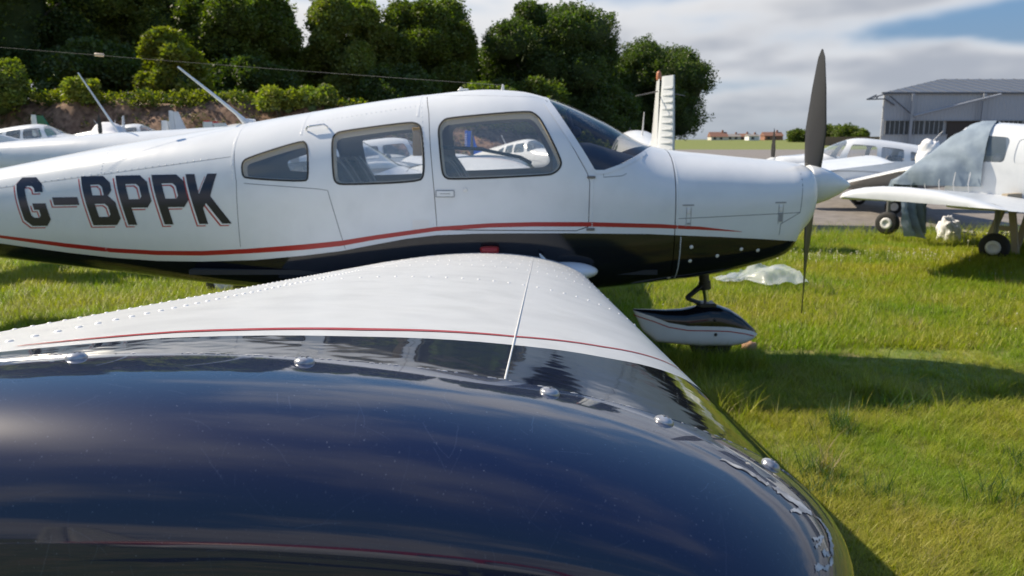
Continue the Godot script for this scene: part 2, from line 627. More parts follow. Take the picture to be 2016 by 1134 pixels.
# one half of the skin; holes and regions are polygons in (x, angle)
func skin(cols: Array, nth: int, side: float, off: float, holes: Array, regions: Array, into: Array, th0 := -PI * 0.5) -> void:
	var f := func(q: Vector2) -> Array:
		var p := hull_pt(q.x, clampf(q.y, -PI * 0.5, PI * 0.5), side)
		var n := hull_normal(p)
		return [p + n * off, n]
	var hb := []
	for h in holes:
		hb.append(bounds(h))
	var rb := []
	for r in regions:
		rb.append(bounds(r))
	for i in cols.size() - 1:
		if cols[i + 1] - cols[i] < 0.0065 and cols[i] > 0.9 and cols[i] < 1.1:
			continue      # the open joint at the cowling
		for j in nth:
			var t0 := lerpf(th0, PI * 0.5, float(j) / nth)
			var t1 := lerpf(th0, PI * 0.5, float(j + 1) / nth)
			var ps := [PackedVector2Array([Vector2(cols[i], t0), Vector2(cols[i + 1], t0), Vector2(cols[i + 1], t1), Vector2(cols[i], t1)])]
			for k in holes.size():
				ps = cut_away(ps, holes[k], hb[k])
			for k in regions.size():
				var ins := keep_in(ps, regions[k], rb[k])
				if ins.size():
					lay(into[k + 1], ins, f)
					ps = cut_away(ps, regions[k], rb[k])
			lay(into[0], ps, f)

func make_aircraft(root: Node3D, fine: bool) -> void:
	var wins := window_shapes(fine)
	var screen := screen_shape()
	var belly := to_theta(dense(pairs(BELLY), 0.04, false))
	belly.append(Vector2(1.99, -0.9))
	belly.append(Vector2(1.99, -1.7))
	belly.append(Vector2(-5.0, -1.7))
	belly.append(Vector2(-5.0, belly[0].y))
	var dx := 0.035 if fine else 0.12
	var nth := 60 if fine else 22
	var aft := columns_of(-4.95, 0.988, dx)
	var nose := columns_of(0.993, 1.78, dx)
	nose.append_array([1.80, 1.82, 1.845, 1.872, 1.898, 1.917, 1.932, 1.944, 1.953, 1.959, 1.963] if fine else [1.82, 1.87, 1.925, 1.963])
	var body := mb()
	var under := mb()
	var cowl := mb()
	var door := mb()
	var holes := []
	for w in wins:
		holes.append(to_theta(w))
	holes.append(screen)
	var door_th := to_theta(dense(chaikin(pairs(DOOR), 1, 0.08), 0.04))
	for side in [1.0, -1.0]:
		if fine and side > 0.0:
			var gap := mb()
			skin(aft, nth, side, 0.0, holes, [belly, grown(door_th, -0.002), grown(door_th, 0.002)], [body, under, door, gap])
		else:
			skin(aft, nth, side, 0.0, holes, [belly], [body, under])
		skin(nose, nth, side, 0.0, [], [belly], [cowl, under])
	obj("fuselage", body, M.plane_white, root)
	obj("cowling", cowl, M.plane_white, root)
	var und := obj("belly", under, M.navy_gloss if fine else M.trim_blue, root)
	if fine:
		und.set_meta("label", "glossy black lower fuselage")
		obj("door", door, M.plane_white, root)
	# glazing
	for side in [1.0, -1.0]:
		for k in 3:
			var st := mb()
			skin(columns_of(bounds(wins[k]).position.x - 0.01, bounds(wins[k]).end.x + 0.01, 0.06), 24, side, -0.006, [], [to_theta(wins[k])], [mb(), st], 0.0)
			var pane := obj("window", st, M.glass, root)
			if fine:
				var seal := mb()
				ribbon(seal, grown(wins[k], -0.002), grown(wins[k], 0.009), side, 0.0016, 0.0016, true)
				obj("seal", seal, M.rubber, pane)
				var frame := mb()
				ribbon(frame, wins[k], grown(wins[k], -0.012), side, 0.0, -0.038, true)
				obj("frame", frame, M.trim_cream, pane)
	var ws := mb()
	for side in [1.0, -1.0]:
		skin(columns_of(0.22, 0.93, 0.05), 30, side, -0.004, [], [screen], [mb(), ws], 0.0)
	obj("windscreen", ws, M.glass_dimmed if fine else M.glass, root)
	# flying surfaces
	wing_full = fine
	make_wing(root, 1.0, fine)
	make_wing(root, -1.0, fine)
	wing_full = true
	var st := mb()
	foil(st, Vector3(-3.85, 1.12, 0), Vector3(-4.78, 1.0, 0), Vector3(-4.52, 2.2, 0), Vector3(-4.85, 2.2, 0), 0.10, 0.05, Vector3(0, 0, 1))
	foil(st, Vector3(-3.38, 1.30, 0), Vector3(-4.3, 1.12, 0), Vector3(-4.05, 1.40, 0), Vector3(-4.35, 1.40, 0), 0.07, 0.05, Vector3(0, 0, 1))
	obj("fin", st, M.plane_white, root)
	st = mb()
	foil(st, Vector3(-4.785, 0.95, 0), Vector3(-5.15, 0.95, 0), Vector3(-4.855, 2.23, 0), Vector3(-5.10, 2.23, 0), 0.085, 0.045, Vector3(0, 0, 1))
	var rud := obj("rudder", st, M.plane_white, root)
	if not fine:
		st = mb()
		for k in 11:
			var h := 1.05 + 0.10 * k
			for s in [-1.0, 1.0]:
				box(st, Vector3(0.19, 0.022, 0.012), Transform3D(Basis(), Vector3(-4.99, h, s * (0.034 - 0.0012 * k))))
		obj("corrugation", st, M.plane_white, rud)
	st = mb()
	foil(st, Vector3(-4.36, 0.97, 1.5), Vector3(-5.06, 0.95, 1.5), Vector3(-4.3, 0.97, -1.5), Vector3(-5.06, 0.95, -1.5), 0.07, 0.07, Vector3(0, 1, 0))
	obj("stabilator", st, M.plane_white, root)
	# propeller
	st = mb()
	var hub := Transform3D(Basis(), Vector3(1.966, 1.208, 0))
	lathe(st, [Vector2(0, 0.001), Vector2(0.0, 0.130), Vector2(0.015, 0.134), Vector2(0.07, 0.126), Vector2(0.15, 0.098), Vector2(0.22, 0.062), Vector2(0.27, 0.030), Vector2(0.288, 0.014), Vector2(0.297, 0.001)], hub, 28 if fine else 12)
	obj("spinner", st, M.plane_white, root)
	for s in [1.0, -1.0]:
		st = mb()
		var pts := []
		var nb := 16 if fine else 6
		for i in nb + 1:
			var t := float(i) / nb
			var r := lerpf(0.08, 0.876, t)
			var beta := lerpf(0.95, 0.27, pow(t, 0.7))
			var ch := table(t, [0.0, 0.12, 0.35, 0.7, 0.92, 0.985, 1.0], [0.10, 0.125, 0.158, 0.122, 0.075, 0.045, 0.012])
			var th := lerpf(0.034, 0.006, pow(t, 0.6))
			var u := Vector3(sin(beta), 0, cos(beta) * s)
			var v := Vector3(cos(beta), 0, -sin(beta) * s)
			var row := []
			for k in 12:
				var a := TAU * k / 12
				row.append(Vector3(2.004 + 0.006 * s * t, 1.208 + r * s, 0) + u * cos(a) * ch * 0.5 + v * sin(a) * th * 0.5)
			pts.append(row)
		grid(st, pts, false, true)
		obj("propeller_blade", st, M.prop, root)
	# undercarriage
	for q in [[-0.62, 1.5], [-0.62, -1.5], [1.33, 0.0]]:
		if fine and q[0] > 0.0:
			continue
		st = mb()
		tube(st, [Vector3(q[0], 0.72, q[1]), Vector3(q[0], 0.17, q[1])], [0.038, 0.03], 8)
		obj("leg", st, M.grey_metal, root)
		st = mb()
		var ax := Transform3D(Basis(Vector3(0, 0, 1), Vector3(0, 1, 0), Vector3(-1, 0, 0)), Vector3(q[0], 0.19, q[1] - 0.07))
		lathe(st, [Vector2(0, 0.10), Vector2(0.0, 0.15), Vector2(0.02, 0.185), Vector2(0.05, 0.195), Vector2(0.09, 0.195), Vector2(0.12, 0.185), Vector2(0.14, 0.15), Vector2(0.14, 0.10)], ax, 18)
		var ty := obj("wheel", st, M.rubber, root)
		st = mb()
		lathe(st, [Vector2(0.004, 0.001), Vector2(0.004, 0.045), Vector2(-0.012, 0.05), Vector2(-0.012, 0.085), Vector2(0.01, 0.105), Vector2(0.13, 0.105), Vector2(0.152, 0.085), Vector2(0.152, 0.05), Vector2(0.136, 0.045), Vector2(0.136, 0.001)], ax, 16)
		obj("rim", st, M.white_metal, ty)
	if not fine:
		st = mb()
		decal(st, dense(pairs(STRIPE), 0.1), 1.0, 0.004, 0.15)
		decal(st, dense(pairs(STRIPE), 0.1), -1.0, 0.004, 0.15)
		obj("stripe", st, M.trim_blue, root)
		st = mb()
		tube(st, [Vector3(-1.76, 1.6, 0), Vector3(-2.1, 2.0, 0)], [0.018, 0.008], 5)
		obj("antenna", st, M.white_metal, root)
		for x in [-0.25, -0.95]:
			for z in [-0.26, 0.26]:
				st = mb()
				box(st, Vector3(0.14, 0.66, 0.42), Transform3D(Basis(Vector3(0, 0, 1), 0.18), Vector3(x, 1.06, z)), 0.05)
				obj("seat", st, M.seat_grey, root)

# ------------------------------------------------------------------ details of the near aircraft
func rect(x0: float, y0: float, x1: float, y1: float) -> PackedVector2Array:
	return PackedVector2Array([Vector2(x0, y0), Vector2(x1, y0), Vector2(x1, y1), Vector2(x0, y1)])

func letter_shapes(ch: String) -> Array:
	var s := 0.058
	var t := 0.052
	var c := 0.040
	var k := 0.016
	var h := 0.30
	match ch:
		"G":
			var w := 0.182
			return [pairs([w, 0.70 * h, w, h - c, w - c, h, c, h, 0, h - c, 0, c, c, 0, w - c, 0, w, c, w, 0.47 * h, 0.5 * w, 0.47 * h, 0.5 * w, 0.47 * h - 0.04, w - s, 0.47 * h - 0.04, w - s, t + k, w - s - k, t, s + k, t, s, t + k, s, h - t - k, s + k, h - t, w - s - k, h - t, w - s, h - t - k, w - s, 0.70 * h])]
		"-":
			return [rect(0.0, 0.128, 0.172, 0.176)]
		"P":
			var w := 0.203
			var m := 0.105
			return [rect(0, 0, s, h), pairs([s, h, w - c, h, w, h - c, w, m + c, w - c, m, s, m, s, m + t, w - s - k, m + t, w - s, m + t + k, w - s, h - t - k, w - s - k, h - t, s, h - t])]
		"B":
			var w := 0.198
			var m := 0.158
			return [rect(0, 0, s, h), pairs([s, m + t * 0.5, w - c, m + t * 0.5, w, m - t * 0.5 + 0.008, w, c, w - c, 0, s, 0, s, t, w - s - k, t, w - s, t + k, w - s, m - t * 0.5 - k, w - s - k, m - t * 0.5, s, m - t * 0.5]),
				pairs([s, h, w - c - 0.006, h, w - 0.006, h - c, w - 0.006, m + t * 0.5 + 0.03, w - 0.034, m + t * 0.5, w - s - 0.006, m + t * 0.5, w - s - 0.006, h - t - k, w - s - k - 0.006, h - t, s, h - t])]
		"K":
			var w := 0.20
			return [rect(0, 0, s, h), pairs([s, 0.60 * h, 0.70 * w, h, 1.0 * w, h, 0.63 * w, 0.56 * h, 1.04 * w, 0, 0.74 * w, 0, 0.43 * w, 0.42 * h, s, 0.32 * h])]
	return []

func put_letters(root: Node3D) -> void:
	var at := [["G", -3.070], ["-", -2.832], ["B", -2.613], ["P", -2.378], ["P", -2.139], ["K", -1.916]]
	for a in at:
		var x0: float = a[1]
		var base := 0.970 + 0.0256 * (x0 + 3.05)
		var group: Array = letter_shapes(a[0])
		var holder: MeshInstance3D = null
		for layer in 3:
			var st := mb()
			var shift: Vector2 = [Vector2(0, 0), Vector2(-0.0095, -0.0085), Vector2(-0.0175, -0.0155)][layer]
			for g in group:
				var p := PackedVector2Array()
				for q in g:
					p.append(Vector2(x0 + q.x - 0.257 * q.y, base + q.y + 0.0256 * q.x) + shift)
				decal(st, p, 1.0, [0.0024, 0.0016, 0.0008][layer], 0.03)
			if layer == 0:
				holder = obj("hyphen" if a[0] == "-" else "letter", st, M.navy_letter, root)
				holder.set_meta("label", "black hyphen with red shadow line" if a[0] == "-" else "black slanted letter %s with red shadow line" % a[0])
			else:
				obj(["", "white_outline", "red_outline"][layer], st, M.plane_white if layer == 1 else M.red_paint, holder)

func near_details(root: Node3D) -> void:
	var st := mb()
	decal(st, dense(pairs(STRIPE), 0.05), 1.0, 0.0008)
	decal(st, dense(pairs(STRIPE), 0.05), -1.0, 0.0008)
	obj("stripe", st, M.red_paint, root)
	put_letters(root)
	# sheet joints and hinges
	for l in [[-1.705, 1.491, -1.668, 1.25, -1.667, 0.86], [-1.62, 1.247, -1.17, 1.216, -1.107, 1.207, -1.015, 0.853], 
			[1.012, 1.036, 1.784, 1.064], [1.812, 1.33, 1.797, 1.2, 1.786, 1.064, 1.66, 0.995, 1.655, 0.925], [0.55, 1.31, 0.55, 1.285, 0.66, 1.292, 0.69, 1.305]]:
		st = mb()
		line_on_side(st, pairs(l), 0.0034, 1.0, 0.0006)
		obj("sheet_joint", st, M.joint, root)
	st = mb()
	line_on_side(st, pairs([-3.29, 1.20, -2.5, 1.30, -1.71, 1.405]), 0.0022, 1.0, 0.0006)
	obj("sheet_joint", st, M.joint, root)
	# roof laps: raised bands over the cabin top
	for lp in [[-1.705, 1.35], [-1.289, 1.535], [-0.575, 1.645]]:
		var x: float = lp[0]
		var th0 := hull_theta(x, lp[1])
		st = mb()
		var pts := []
		for i in 41:
			var th := lerpf(th0, PI - th0, i / 40.0)
			var sd := 1.0 if th < PI * 0.5 else -1.0
			var t2 := th if th < PI * 0.5 else PI - th
			pts.append([hull_pt(x - 0.008, t2, sd, 0.0002), hull_pt(x - 0.007, t2, sd, 0.0010), hull_pt(x + 0.007, t2, sd, 0.0010), hull_pt(x + 0.008, t2, sd, 0.0002)])
		grid(st, pts)
		obj("roof_lap", st, M.plane_white, root)
	# rivets of the body
	var dome := mb()
	lathe(dome, [Vector2(0, 0.0042), Vector2(0.0011, 0.0036), Vector2(0.0018, 0.002), Vector2(0.002, 0.0001)], Transform3D(), 8)
	var xf := []
	var add := func(x: float, h: float) -> void:
		var p := Vector3(x, h, hull_w(x, h))
		var n := hull_normal(p)
		var t := n.cross(Vector3.UP).normalized()
		xf.append(Transform3D(Basis(n, t, n.cross(t)), p))
	for i in 26:
		add.call(-1.705 + 0.001 * i, 1.56 - 0.024 * i)
		add.call(-0.560 + 0.0035 * i, 1.73 - 0.029 * i)
		add.call(0.49 - 0.0003 * i, 1.26 - 0.012 * i)
		add.call(1.03, 0.92 - 0.011 * i)
	for i in 22:
		add.call(-1.20 + 0.03 * i, 1.617 + 0.0046 * i)
		add.call(0.56 + 0.014 * i, 1.318 + 0.0062 * i)
	for i in 34:
		add.call(-3.3 + 0.045 * i, 1.208 + 0.0057 * i)
		add.call(-2.56, 1.44 - 0.019 * i)
		add.call(-3.3 + 0.045 * i, 1.01)
		add.call(1.005, 1.40 - 0.014 * i)
	for i in 20:
		add.call(0.40 - 0.0085 * i, 1.43 + 0.0158 * i)
	multimesh("rivets", dome.commit(), M.plane_white, xf, [], root)
	for q in [[1.10, 0.86], [1.10, 0.77], [1.27, 0.80], [1.42, 0.84], [1.53, 0.83], [0.99, 0.65]]:
		st = mb()
		var p := side_pt(q[0], q[1], 1.0)
		var n := hull_normal(p)
		lathe(st, [Vector2(0.0, 0.012), Vector2(0.003, 0.010), Vector2(0.004, 0.0001)], Transform3D(Basis(n, n.cross(Vector3.UP).normalized(), n.cross(n.cross(Vector3.UP).normalized())), p), 10)
		obj("fastener", st, M.white_metal, root)
	# cowl latches
	for q in [[1.068, 1.085, 1.0], [1.652, 1.095, 1.3]]:
		st = mb()
		decal(st, rect(q[0] - 0.035, q[1] + 0.028, q[0] + 0.035, q[1] + 0.036), 1.0, 0.002)
		decal(st, rect(q[0] - 0.012, q[1] - 0.10, q[0] - 0.009, q[1] + 0.02), 1.0, 0.002)
		decal(st, rect(q[0] + 0.016, q[1] - 0.10, q[0] + 0.019, q[1] + 0.02), 1.0, 0.002)
		if q[2] > 1.1:
			decal(st, rect(q[0] - 0.006, q[1] - 0.085, q[0] + 0.014, q[1] - 0.03), 1.0, 0.004)
		else:
			decal(st, rect(q[0] - 0.006, q[1] - 0.085, q[0] + 0.014, q[1] - 0.075), 1.0, 0.004)
		var la := obj("latch", st, M.latch_grey, root)
		st = mb()
		box(st, Vector3(0.022, 0.03, 0.006), Transform3D(Basis(), side_pt(q[0] + 0.003, q[1] - 0.005, 1.0, 0.002)), 0.002)
		obj("latch_plate", st, M.white_metal, la)
	# door handle, lock and a faded placard
	st = mb()
	var hp := side_pt(-0.40, 1.188, 1.0, 0.003)
	box(st, Vector3(0.105, 0.036, 0.006), Transform3D(Basis(), hp), 0.003)
	var dh := obj("door_handle", st, M.plane_white, root)
	st = mb()
	for r in [rect(-0.456, 1.168, -0.344, 1.171), rect(-0.456, 1.206, -0.344, 1.209), rect(-0.456, 1.171, -0.453, 1.206), rect(-0.347, 1.171, -0.344, 1.206), rect(-0.43, 1.187, -0.37, 1.190)]:
		decal(st, r, 1.0, 0.0066)
	obj("handle_gap", st, M.joint, dh)
	st = mb()
	lathe(st, [Vector2(0, 0.014), Vector2(0.003, 0.013), Vector2(0.004, 0.008), Vector2(0.003, 0.0001)], Transform3D(Basis(Vector3(0, 0, 1), Vector3(0, 1, 0), Vector3(-1, 0, 0)), side_pt(-0.279, 1.211, 1.0, 0.0)), 14)
	obj("door_lock", st, M.white_metal, root)
	st = mb()
	decal(st, rect(-0.60, 0.975, -0.50, 1.03), 1.0, 0.0007)
	obj("placard", st, M.placard, root)
	for p in [[0.474, 1.285], [0.474, 0.975]]:
		st = mb()
		box(st, Vector3(0.05, 0.016, 0.012), Transform3D(Basis(), side_pt(p[0], p[1], 1.0, 0.004)), 0.003)
		obj("hinge", st, M.grey_metal, root)
	# grab handle, vent, aerials
	st = mb()
	var g := []
	for i in 9:
		var t := i / 8.0
		g.append(side_pt(-1.262 + 0.135 * t, 1.562 + 0.018 * t, 1.0, 0.004 + 0.024 * minf(1.0, minf(t, 1.0 - t) * 8.0)))
	tube(st, g, [0.006], 8)
	obj("grab_handle", st, M.chrome, root)
	st = mb()
	box(st, Vector3(0.07, 0.014, 0.05), Transform3D(Basis(Vector3(0, 0, 1), 0.05), Vector3(-0.315, 1.823, 0.04)), 0.005)
	box(st, Vector3(0.02, 0.022, 0.03), Transform3D(Basis(), Vector3(-0.33, 1.829, 0.04)), 0.004)
	obj("roof_vent", st, M.plane_white, root)
	st = mb()
	tube(st, [Vector3(-1.70, 1.612, 0), Vector3(-1.765, 1.628, 0), Vector3(-1.81, 1.675, 0), Vector3(-1.96, 1.80, 0), Vector3(-2.173, 1.972, 0)], [0.03, 0.02, 0.012, 0.010, 0.0065], 10)
	obj("antenna", st, M.plane_white, root)
	st = mb()
	tube(st, [Vector3(-0.06, 1.815, 0), Vector3(-0.06, 1.845, 0), Vector3(-0.06, 1.862, 0)], [0.016, 0.009, 0.006], 10)
	obj("aerial_mast", st, M.white_metal, root)
	var wire := []
	for i in 41:
		var t := i / 40.0
		wire.append(Vector3(-0.06 - 4.50 * t, 1.857 + 0.342 * t - 0.075 * 4.0 * t * (1.0 - t) * 0.16, 0))
	st = mb()
	tube(st, wire, [0.0011], 5)
	obj("aerial_wire", st, M.wire, root)
	st = mb()
	lathe(st, [Vector2(-0.028, 0.001), Vector2(-0.028, 0.011), Vector2(0.028, 0.011), Vector2(0.028, 0.001)], Transform3D(Basis(Vector3(0, 0, 1), -0.07), Vector3(-2.677, 2.047, 0)), 12)
	obj("insulator", st, M.insulator, root)
	# windscreen trims: centre post and side pillars
	st = mb()
	var a := []
	for i in 25:
		var x := lerpf(0.215, 0.93, i / 24.0)
		a.append([hull_pt(x, PI * 0.5 - 0.012, 1.0, 0.0035), hull_pt(x, PI * 0.5, 1.0, 0.0045), hull_pt(x, PI * 0.5 - 0.012, -1.0, 0.0035)])
	grid(st, a, false, false, Vector3(0.5, 1.0, 0))
	obj("windscreen_post", st, M.plane_white, root)
	for side in [1.0, -1.0]:
		st = mb()
		var e := dense(pairs([0.232, 1.742, 0.244, 1.724, 0.316, 1.610, 0.404, 1.473, 0.463, 1.377, 0.488, 1.335]), 0.03, false)
		var e2 := PackedVector2Array()
		var e3 := PackedVector2Array()
		for q in e:
			e2.append(q + Vector2(-0.034, -0.018))
			e3.append(q + Vector2(0.004, 0.002))
		ribbon(st, e3, e2, side, 0.003, 0.003, false)
		obj("screen_strip", st, M.plane_white, root)
		st = mb()
		var b1 := dense(pairs([0.49, 1.332, 0.505, 1.324, 0.555, 1.324, 0.666, 1.361, 0.750, 1.402, 0.821, 1.437]), 0.03, false)
		var b2 := PackedVector2Array()
		for q in b1:
			b2.append(q + Vector2(0.008, -0.02))
		ribbon(st, b1, b2, side, 0.0028, 0.0028, false)
		obj("screen_sill", st, M.plane_white, root)
	# pale glove at the wing root and the red filler cap
	st = mb()
	blob(st, Vector3(0.33, 0.725, 0.60), Vector3(0.19, 0.055, 0.12), 14, 20)
	tube(st, [Vector3(0.30, 0.74, 0.62), Vector3(0.20, 0.785, 0.62), Vector3(0.165, 0.835, 0.62)], [0.035, 0.018, 0.004], 8)
	obj("air_scoop", st, M.plane_white, root)
	st = mb()
	lathe(st, [Vector2(-0.02, 0.05), Vector2(0.012, 0.056), Vector2(0.032, 0.056), Vector2(0.037, 0.045), Vector2(0.038, 0.001)], Transform3D(Basis(Vector3(0, 1, 0), Vector3(-1, 0, 0), Vector3(0, 0, 1)), wing_pt(0.30, 0.62, true, 1.0)), 20)
	obj("filler_cap", st, M.red_paint, root)
	# wing: lap joint, rivets, screws
	var rr0 := rng(77)
	st = mb()
	var lap := []
	for i in 61:
		var sp := lerpf(SPAN0, SPAN1 - 0.02, i / 60.0)
		var row := []
		for q in [[0.1641, 0.0001], [0.1643, 0.0012], [0.1651, 0.0012], [0.1653, 0.0001]]:
			row.append(wing_pt(q[0], sp, true, 1.0, q[1]))
		lap.append(row)
	grid(st, lap, false, false, Vector3(0.1, -2, 2.5))
	obj("lap_joint", st, M.worn_glint_white, root)
	st = mb()
	var bead := []
	var brad := []
	for i in 121:
		var xi := 0.0006 + 0.75 * pow(i / 120.0, 1.9)
		bead.append(wing_pt(xi, SPAN1 - 0.0095 + 0.0006 * sin(i * 1.7), true, 1.0, 0.0006))
		brad.append(0.0021 + 0.0005 * sin(i * 0.9) * sin(i * 0.23))
	tube(st, bead, brad, 8)
	obj("sealant_bead", st, M.navy_gloss, root)
	st = mb()
	for i in 64:
		var xi := rr0.randf_range(0.02, 0.40)
		var w := rr0.randf_range(0.0004, 0.0022)
		var q := wing_pt(xi, SPAN1 - 0.0085, true, 1.0, 0.0026)
		var q2 := wing_pt(xi + w * 2.0, SPAN1 - 0.0085, true, 1.0, 0.0026)
		tube(st, [q, q.lerp(q2, 0.5) + Vector3(0, 0.0003, 0.0004), q2], [0.0003, 0.0007, 0.0003], 5)
	var fl := obj("flaked_edge", st, M.primer, root)
	fl.set_meta("kind", "stuff")
	var wx := []
	var wn := func(xi: float, sp: float, sc: float) -> void:
		var p := wing_pt(xi, sp, true, 1.0)
		var u := wing_pt(xi + 0.004, sp, true, 1.0) - p
		var v := wing_pt(xi, sp + 0.01, true, 1.0) - p
		var n := u.cross(v).normalized()
		if n.y < 0.0:
			n = -n
		var t := u.normalized()
		wx.append(Transform3D(Basis(n * sc, t * sc, n.cross(t) * sc), p))
	var rr := rng(7)
	for i in 92:
		var sp := 4.50 - 0.044 * i
		wn.call(0.475, sp, 1.15)
		wn.call(0.60, sp + 0.01, 1.0)
	for sp in [3.24, 2.42, 1.95, 1.52, 1.12, 0.78]:
		for i in 34:
			wn.call(0.006 + 0.72 * pow(i / 33.0, 1.35), sp + rr.randf_range(-0.002, 0.002), 0.95)
	multimesh("wing_rivets", dome.commit(), M.worn_glint_white, wx, [], root)  # rivets paler than the skin: their highlights are put into the colour
	for xi in [0.367, 0.259, 0.1425, 0.0873, 0.0345, 0.50]:
		var p := cap_pt(xi, true, 0.10, 1.0)
		var u := (cap_pt(xi + 0.003, true, 0.10, 1.0) - p)
		var v := (cap_pt(xi, true, 0.13, 1.0) - p)
		var n := u.cross(v).normalized()
		if n.y < 0.0:
			n = -n
		var t := u.normalized()
		var b := Basis(n, t, n.cross(t))
		st = mb()
		lathe(st, [Vector2(-0.001, 0.0086), Vector2(0.0008, 0.0086), Vector2(0.0018, 0.0082), Vector2(0.0032, 0.0070), Vector2(0.0043, 0.0050), Vector2(0.0049, 0.0024), Vector2(0.0050, 0.0001)], Transform3D(b, p), 24)
		var sc := obj("screw", st, M.screw, root)
		st = mb()
		box(st, Vector3(0.0014, 0.0070, 0.0013), Transform3D(b * Basis(Vector3(1, 0, 0), xi * 9.0), p + n * 0.0046))
		box(st, Vector3(0.0013, 0.0013, 0.0070), Transform3D(b * Basis(Vector3(1, 0, 0), xi * 9.0), p + n * 0.0046))
		obj("slot", st, M.joint, sc)
	# bare and chipped paint along the leading corner of the tip
	st = mb()
	var f := func(q: Vector2) -> Array:
		var p := cap_pt(clampf(q.x, 0.0003, 0.9), true, q.y, 1.0, 0.0006)
		var n := (cap_pt(clampf(q.x, 0.0003, 0.9) + 0.003, true, q.y, 1.0) - p).cross(cap_pt(clampf(q.x, 0.0003, 0.9), true, q.y + 0.02, 1.0) - p).normalized()
		return [p, n if n.y > 0.0 else -n]
	rr = rng(21)
	for c in CHIPS:
		var shape := PackedVector2Array()
		for q in dense(pairs(c), 0.006):
			shape.append(q + Vector2(rr.randf_range(-0.0005, 0.0005), rr.randf_range(-0.010, 0.010)))
		for part in Geometry2D.merge_polygons(shape, PackedVector2Array()):
			for i in range(0, 40):
				for j in 16:
					var cell := PackedVector2Array([Vector2(i * 0.002, j * 0.05), Vector2((i + 1) * 0.002, j * 0.05), Vector2((i + 1) * 0.002, (j + 1) * 0.05), Vector2(i * 0.002, (j + 1) * 0.05)])
					lay(st, Geometry2D.intersect_polygons(cell, part), f)
	obj("chipped_paint", st, M.primer, root)
	# nose leg, scissor link and fairing
	st = mb()
	tube(st, [Vector3(1.30, 0.68, 0), Vector3(1.312, 0.59, 0), Vector3(1.318, 0.555, 0)], [0.036, 0.036, 0.034], 14)
	tube(st, [Vector3(1.318, 0.555, 0), Vector3(1.325, 0.50, 0)], [0.041, 0.041], 14)
	obj("nose_leg", st, M.black_metal, root)
	st = mb()
	tube(st, [Vector3(1.322, 0.51, 0), Vector3(1.348, 0.36, 0)], [0.019, 0.019], 12)
	obj("oleo", st, M.chrome, root)
	for s in [-1.0, 1.0]:
		st = mb()
		tube(st, [Vector3(1.31, 0.535, 0.022 * s), Vector3(1.20, 0.437, 0.018 * s)], [0.014, 0.011], 8)
		tube(st, [Vector3(1.20, 0.437, 0.018 * s), Vector3(1.335, 0.385, 0.026 * s)], [0.011, 0.014], 8)
		obj("scissor_link", st, M.black_metal, root)
	st = mb()
	box(st, Vector3(0.12, 0.03, 0.13), Transform3D(Basis(), Vector3(1.335, 0.395, 0)), 0.008)
	obj("fork", st, M.black_metal, root)
	var top := func(x: float) -> float: return table(x, [0.838, 1.05, 1.17, 1.26, 1.345, 1.42, 1.50, 1.58, 1.65, 1.69, 1.70], [0.362, 0.358, 0.365, 0.385, 0.402, 0.392, 0.362, 0.31, 0.247, 0.208, 0.185])
	var bot := func(x: float) -> float: return table(x, [0.838, 0.90, 1.0, 1.3, 1.5, 1.6, 1.66, 1.70], [0.345, 0.21, 0.125, 0.10, 0.10, 0.115, 0.145, 0.18])
	var wd := func(x: float) -> float: return table(x, [0.838, 0.90, 1.05, 1.2, 1.35, 1.5, 1.6, 1.66, 1.69, 1.70], [0.012, 0.035, 0.07, 0.095, 0.105, 0.095, 0.072, 0.046, 0.022, 0.004])
	var mid := func(x: float) -> float: return table(x, [0.838, 0.97, 1.07, 1.2, 1.35, 1.48, 1.6, 1.66, 1.70], [0.352, 0.315, 0.280, 0.262, 0.262, 0.256, 0.232, 0.212, 0.186])
	var shape_of := func(h0: Callable, h1: Callable, shift: float, out: float) -> Array:
		var pts := []
		for i in 49:
			var x := 0.838 + 0.862 * i / 48.0
			var row := []
			var tp: float = top.call(x)
			var bt: float = bot.call(x)
			for j in 13:
				var h := lerpf(h0.call(x), h1.call(x), j / 12.0)
				if shift != 0.0:
					h = h0.call(x) + shift * j / 12.0
				var q := clampf((h - bt) / maxf(tp - bt, 0.004) * 2.0 - 1.0, -1.0, 1.0)
				row.append(Vector3(x, h, wd.call(x) * pow(maxf(1.0 - pow(absf(q), 2.6), 0.0), 1.0 / 2.6) + out))
			var both := row.duplicate()
			if h1 == top:
				for j in range(11, -1, -1):
					both.append(Vector3(x, row[j].y, -row[j].z))
			elif shift == 0.0:
				both = []
				for j in range(12, -1, -1):
					both.append(Vector3(x, row[j].y, -row[j].z))
				both.reverse()
				both.reverse()
				for j in range(1, 13):
					both.append(row[j])
			pts.append(both)
		return pts
	st = mb()
	grid(st, shape_of.call(mid, top, 0.0, 0.0), false, false, Vector3(1.3, 0.2, 0))
	var fair := obj("wheel_fairing", st, M.navy_gloss, root)
	st = mb()
	grid(st, shape_of.call(bot, mid, 0.0, 0.0), false, false, Vector3(1.3, 0.3, 0))
	obj("fairing_lower", st, M.plane_white, fair)
	st = mb()
	var low := func(x: float) -> float: return mid.call(x) - 0.034
	grid(st, shape_of.call(low, mid, 0.007, 0.0012), false, false, Vector3(1.3, 0.25, -1))
	obj("fairing_stripe", st, M.red_paint, fair)
	st = mb()
	for q in [[1.375, 0.305, 0.010], [1.385, 0.205, 0.012]]:
		lathe(st, [Vector2(0, q[2]), Vector2(0.003, q[2] * 0.8), Vector2(0.004, 0.0001)], Transform3D(Basis(Vector3(0, 0, 1), Vector3(0, 1, 0), Vector3(-1, 0, 0)), Vector3(q[0], q[1], 0.1045)), 12)
	obj("axle_bolt", st, M.black_metal, fair)
	st = mb()
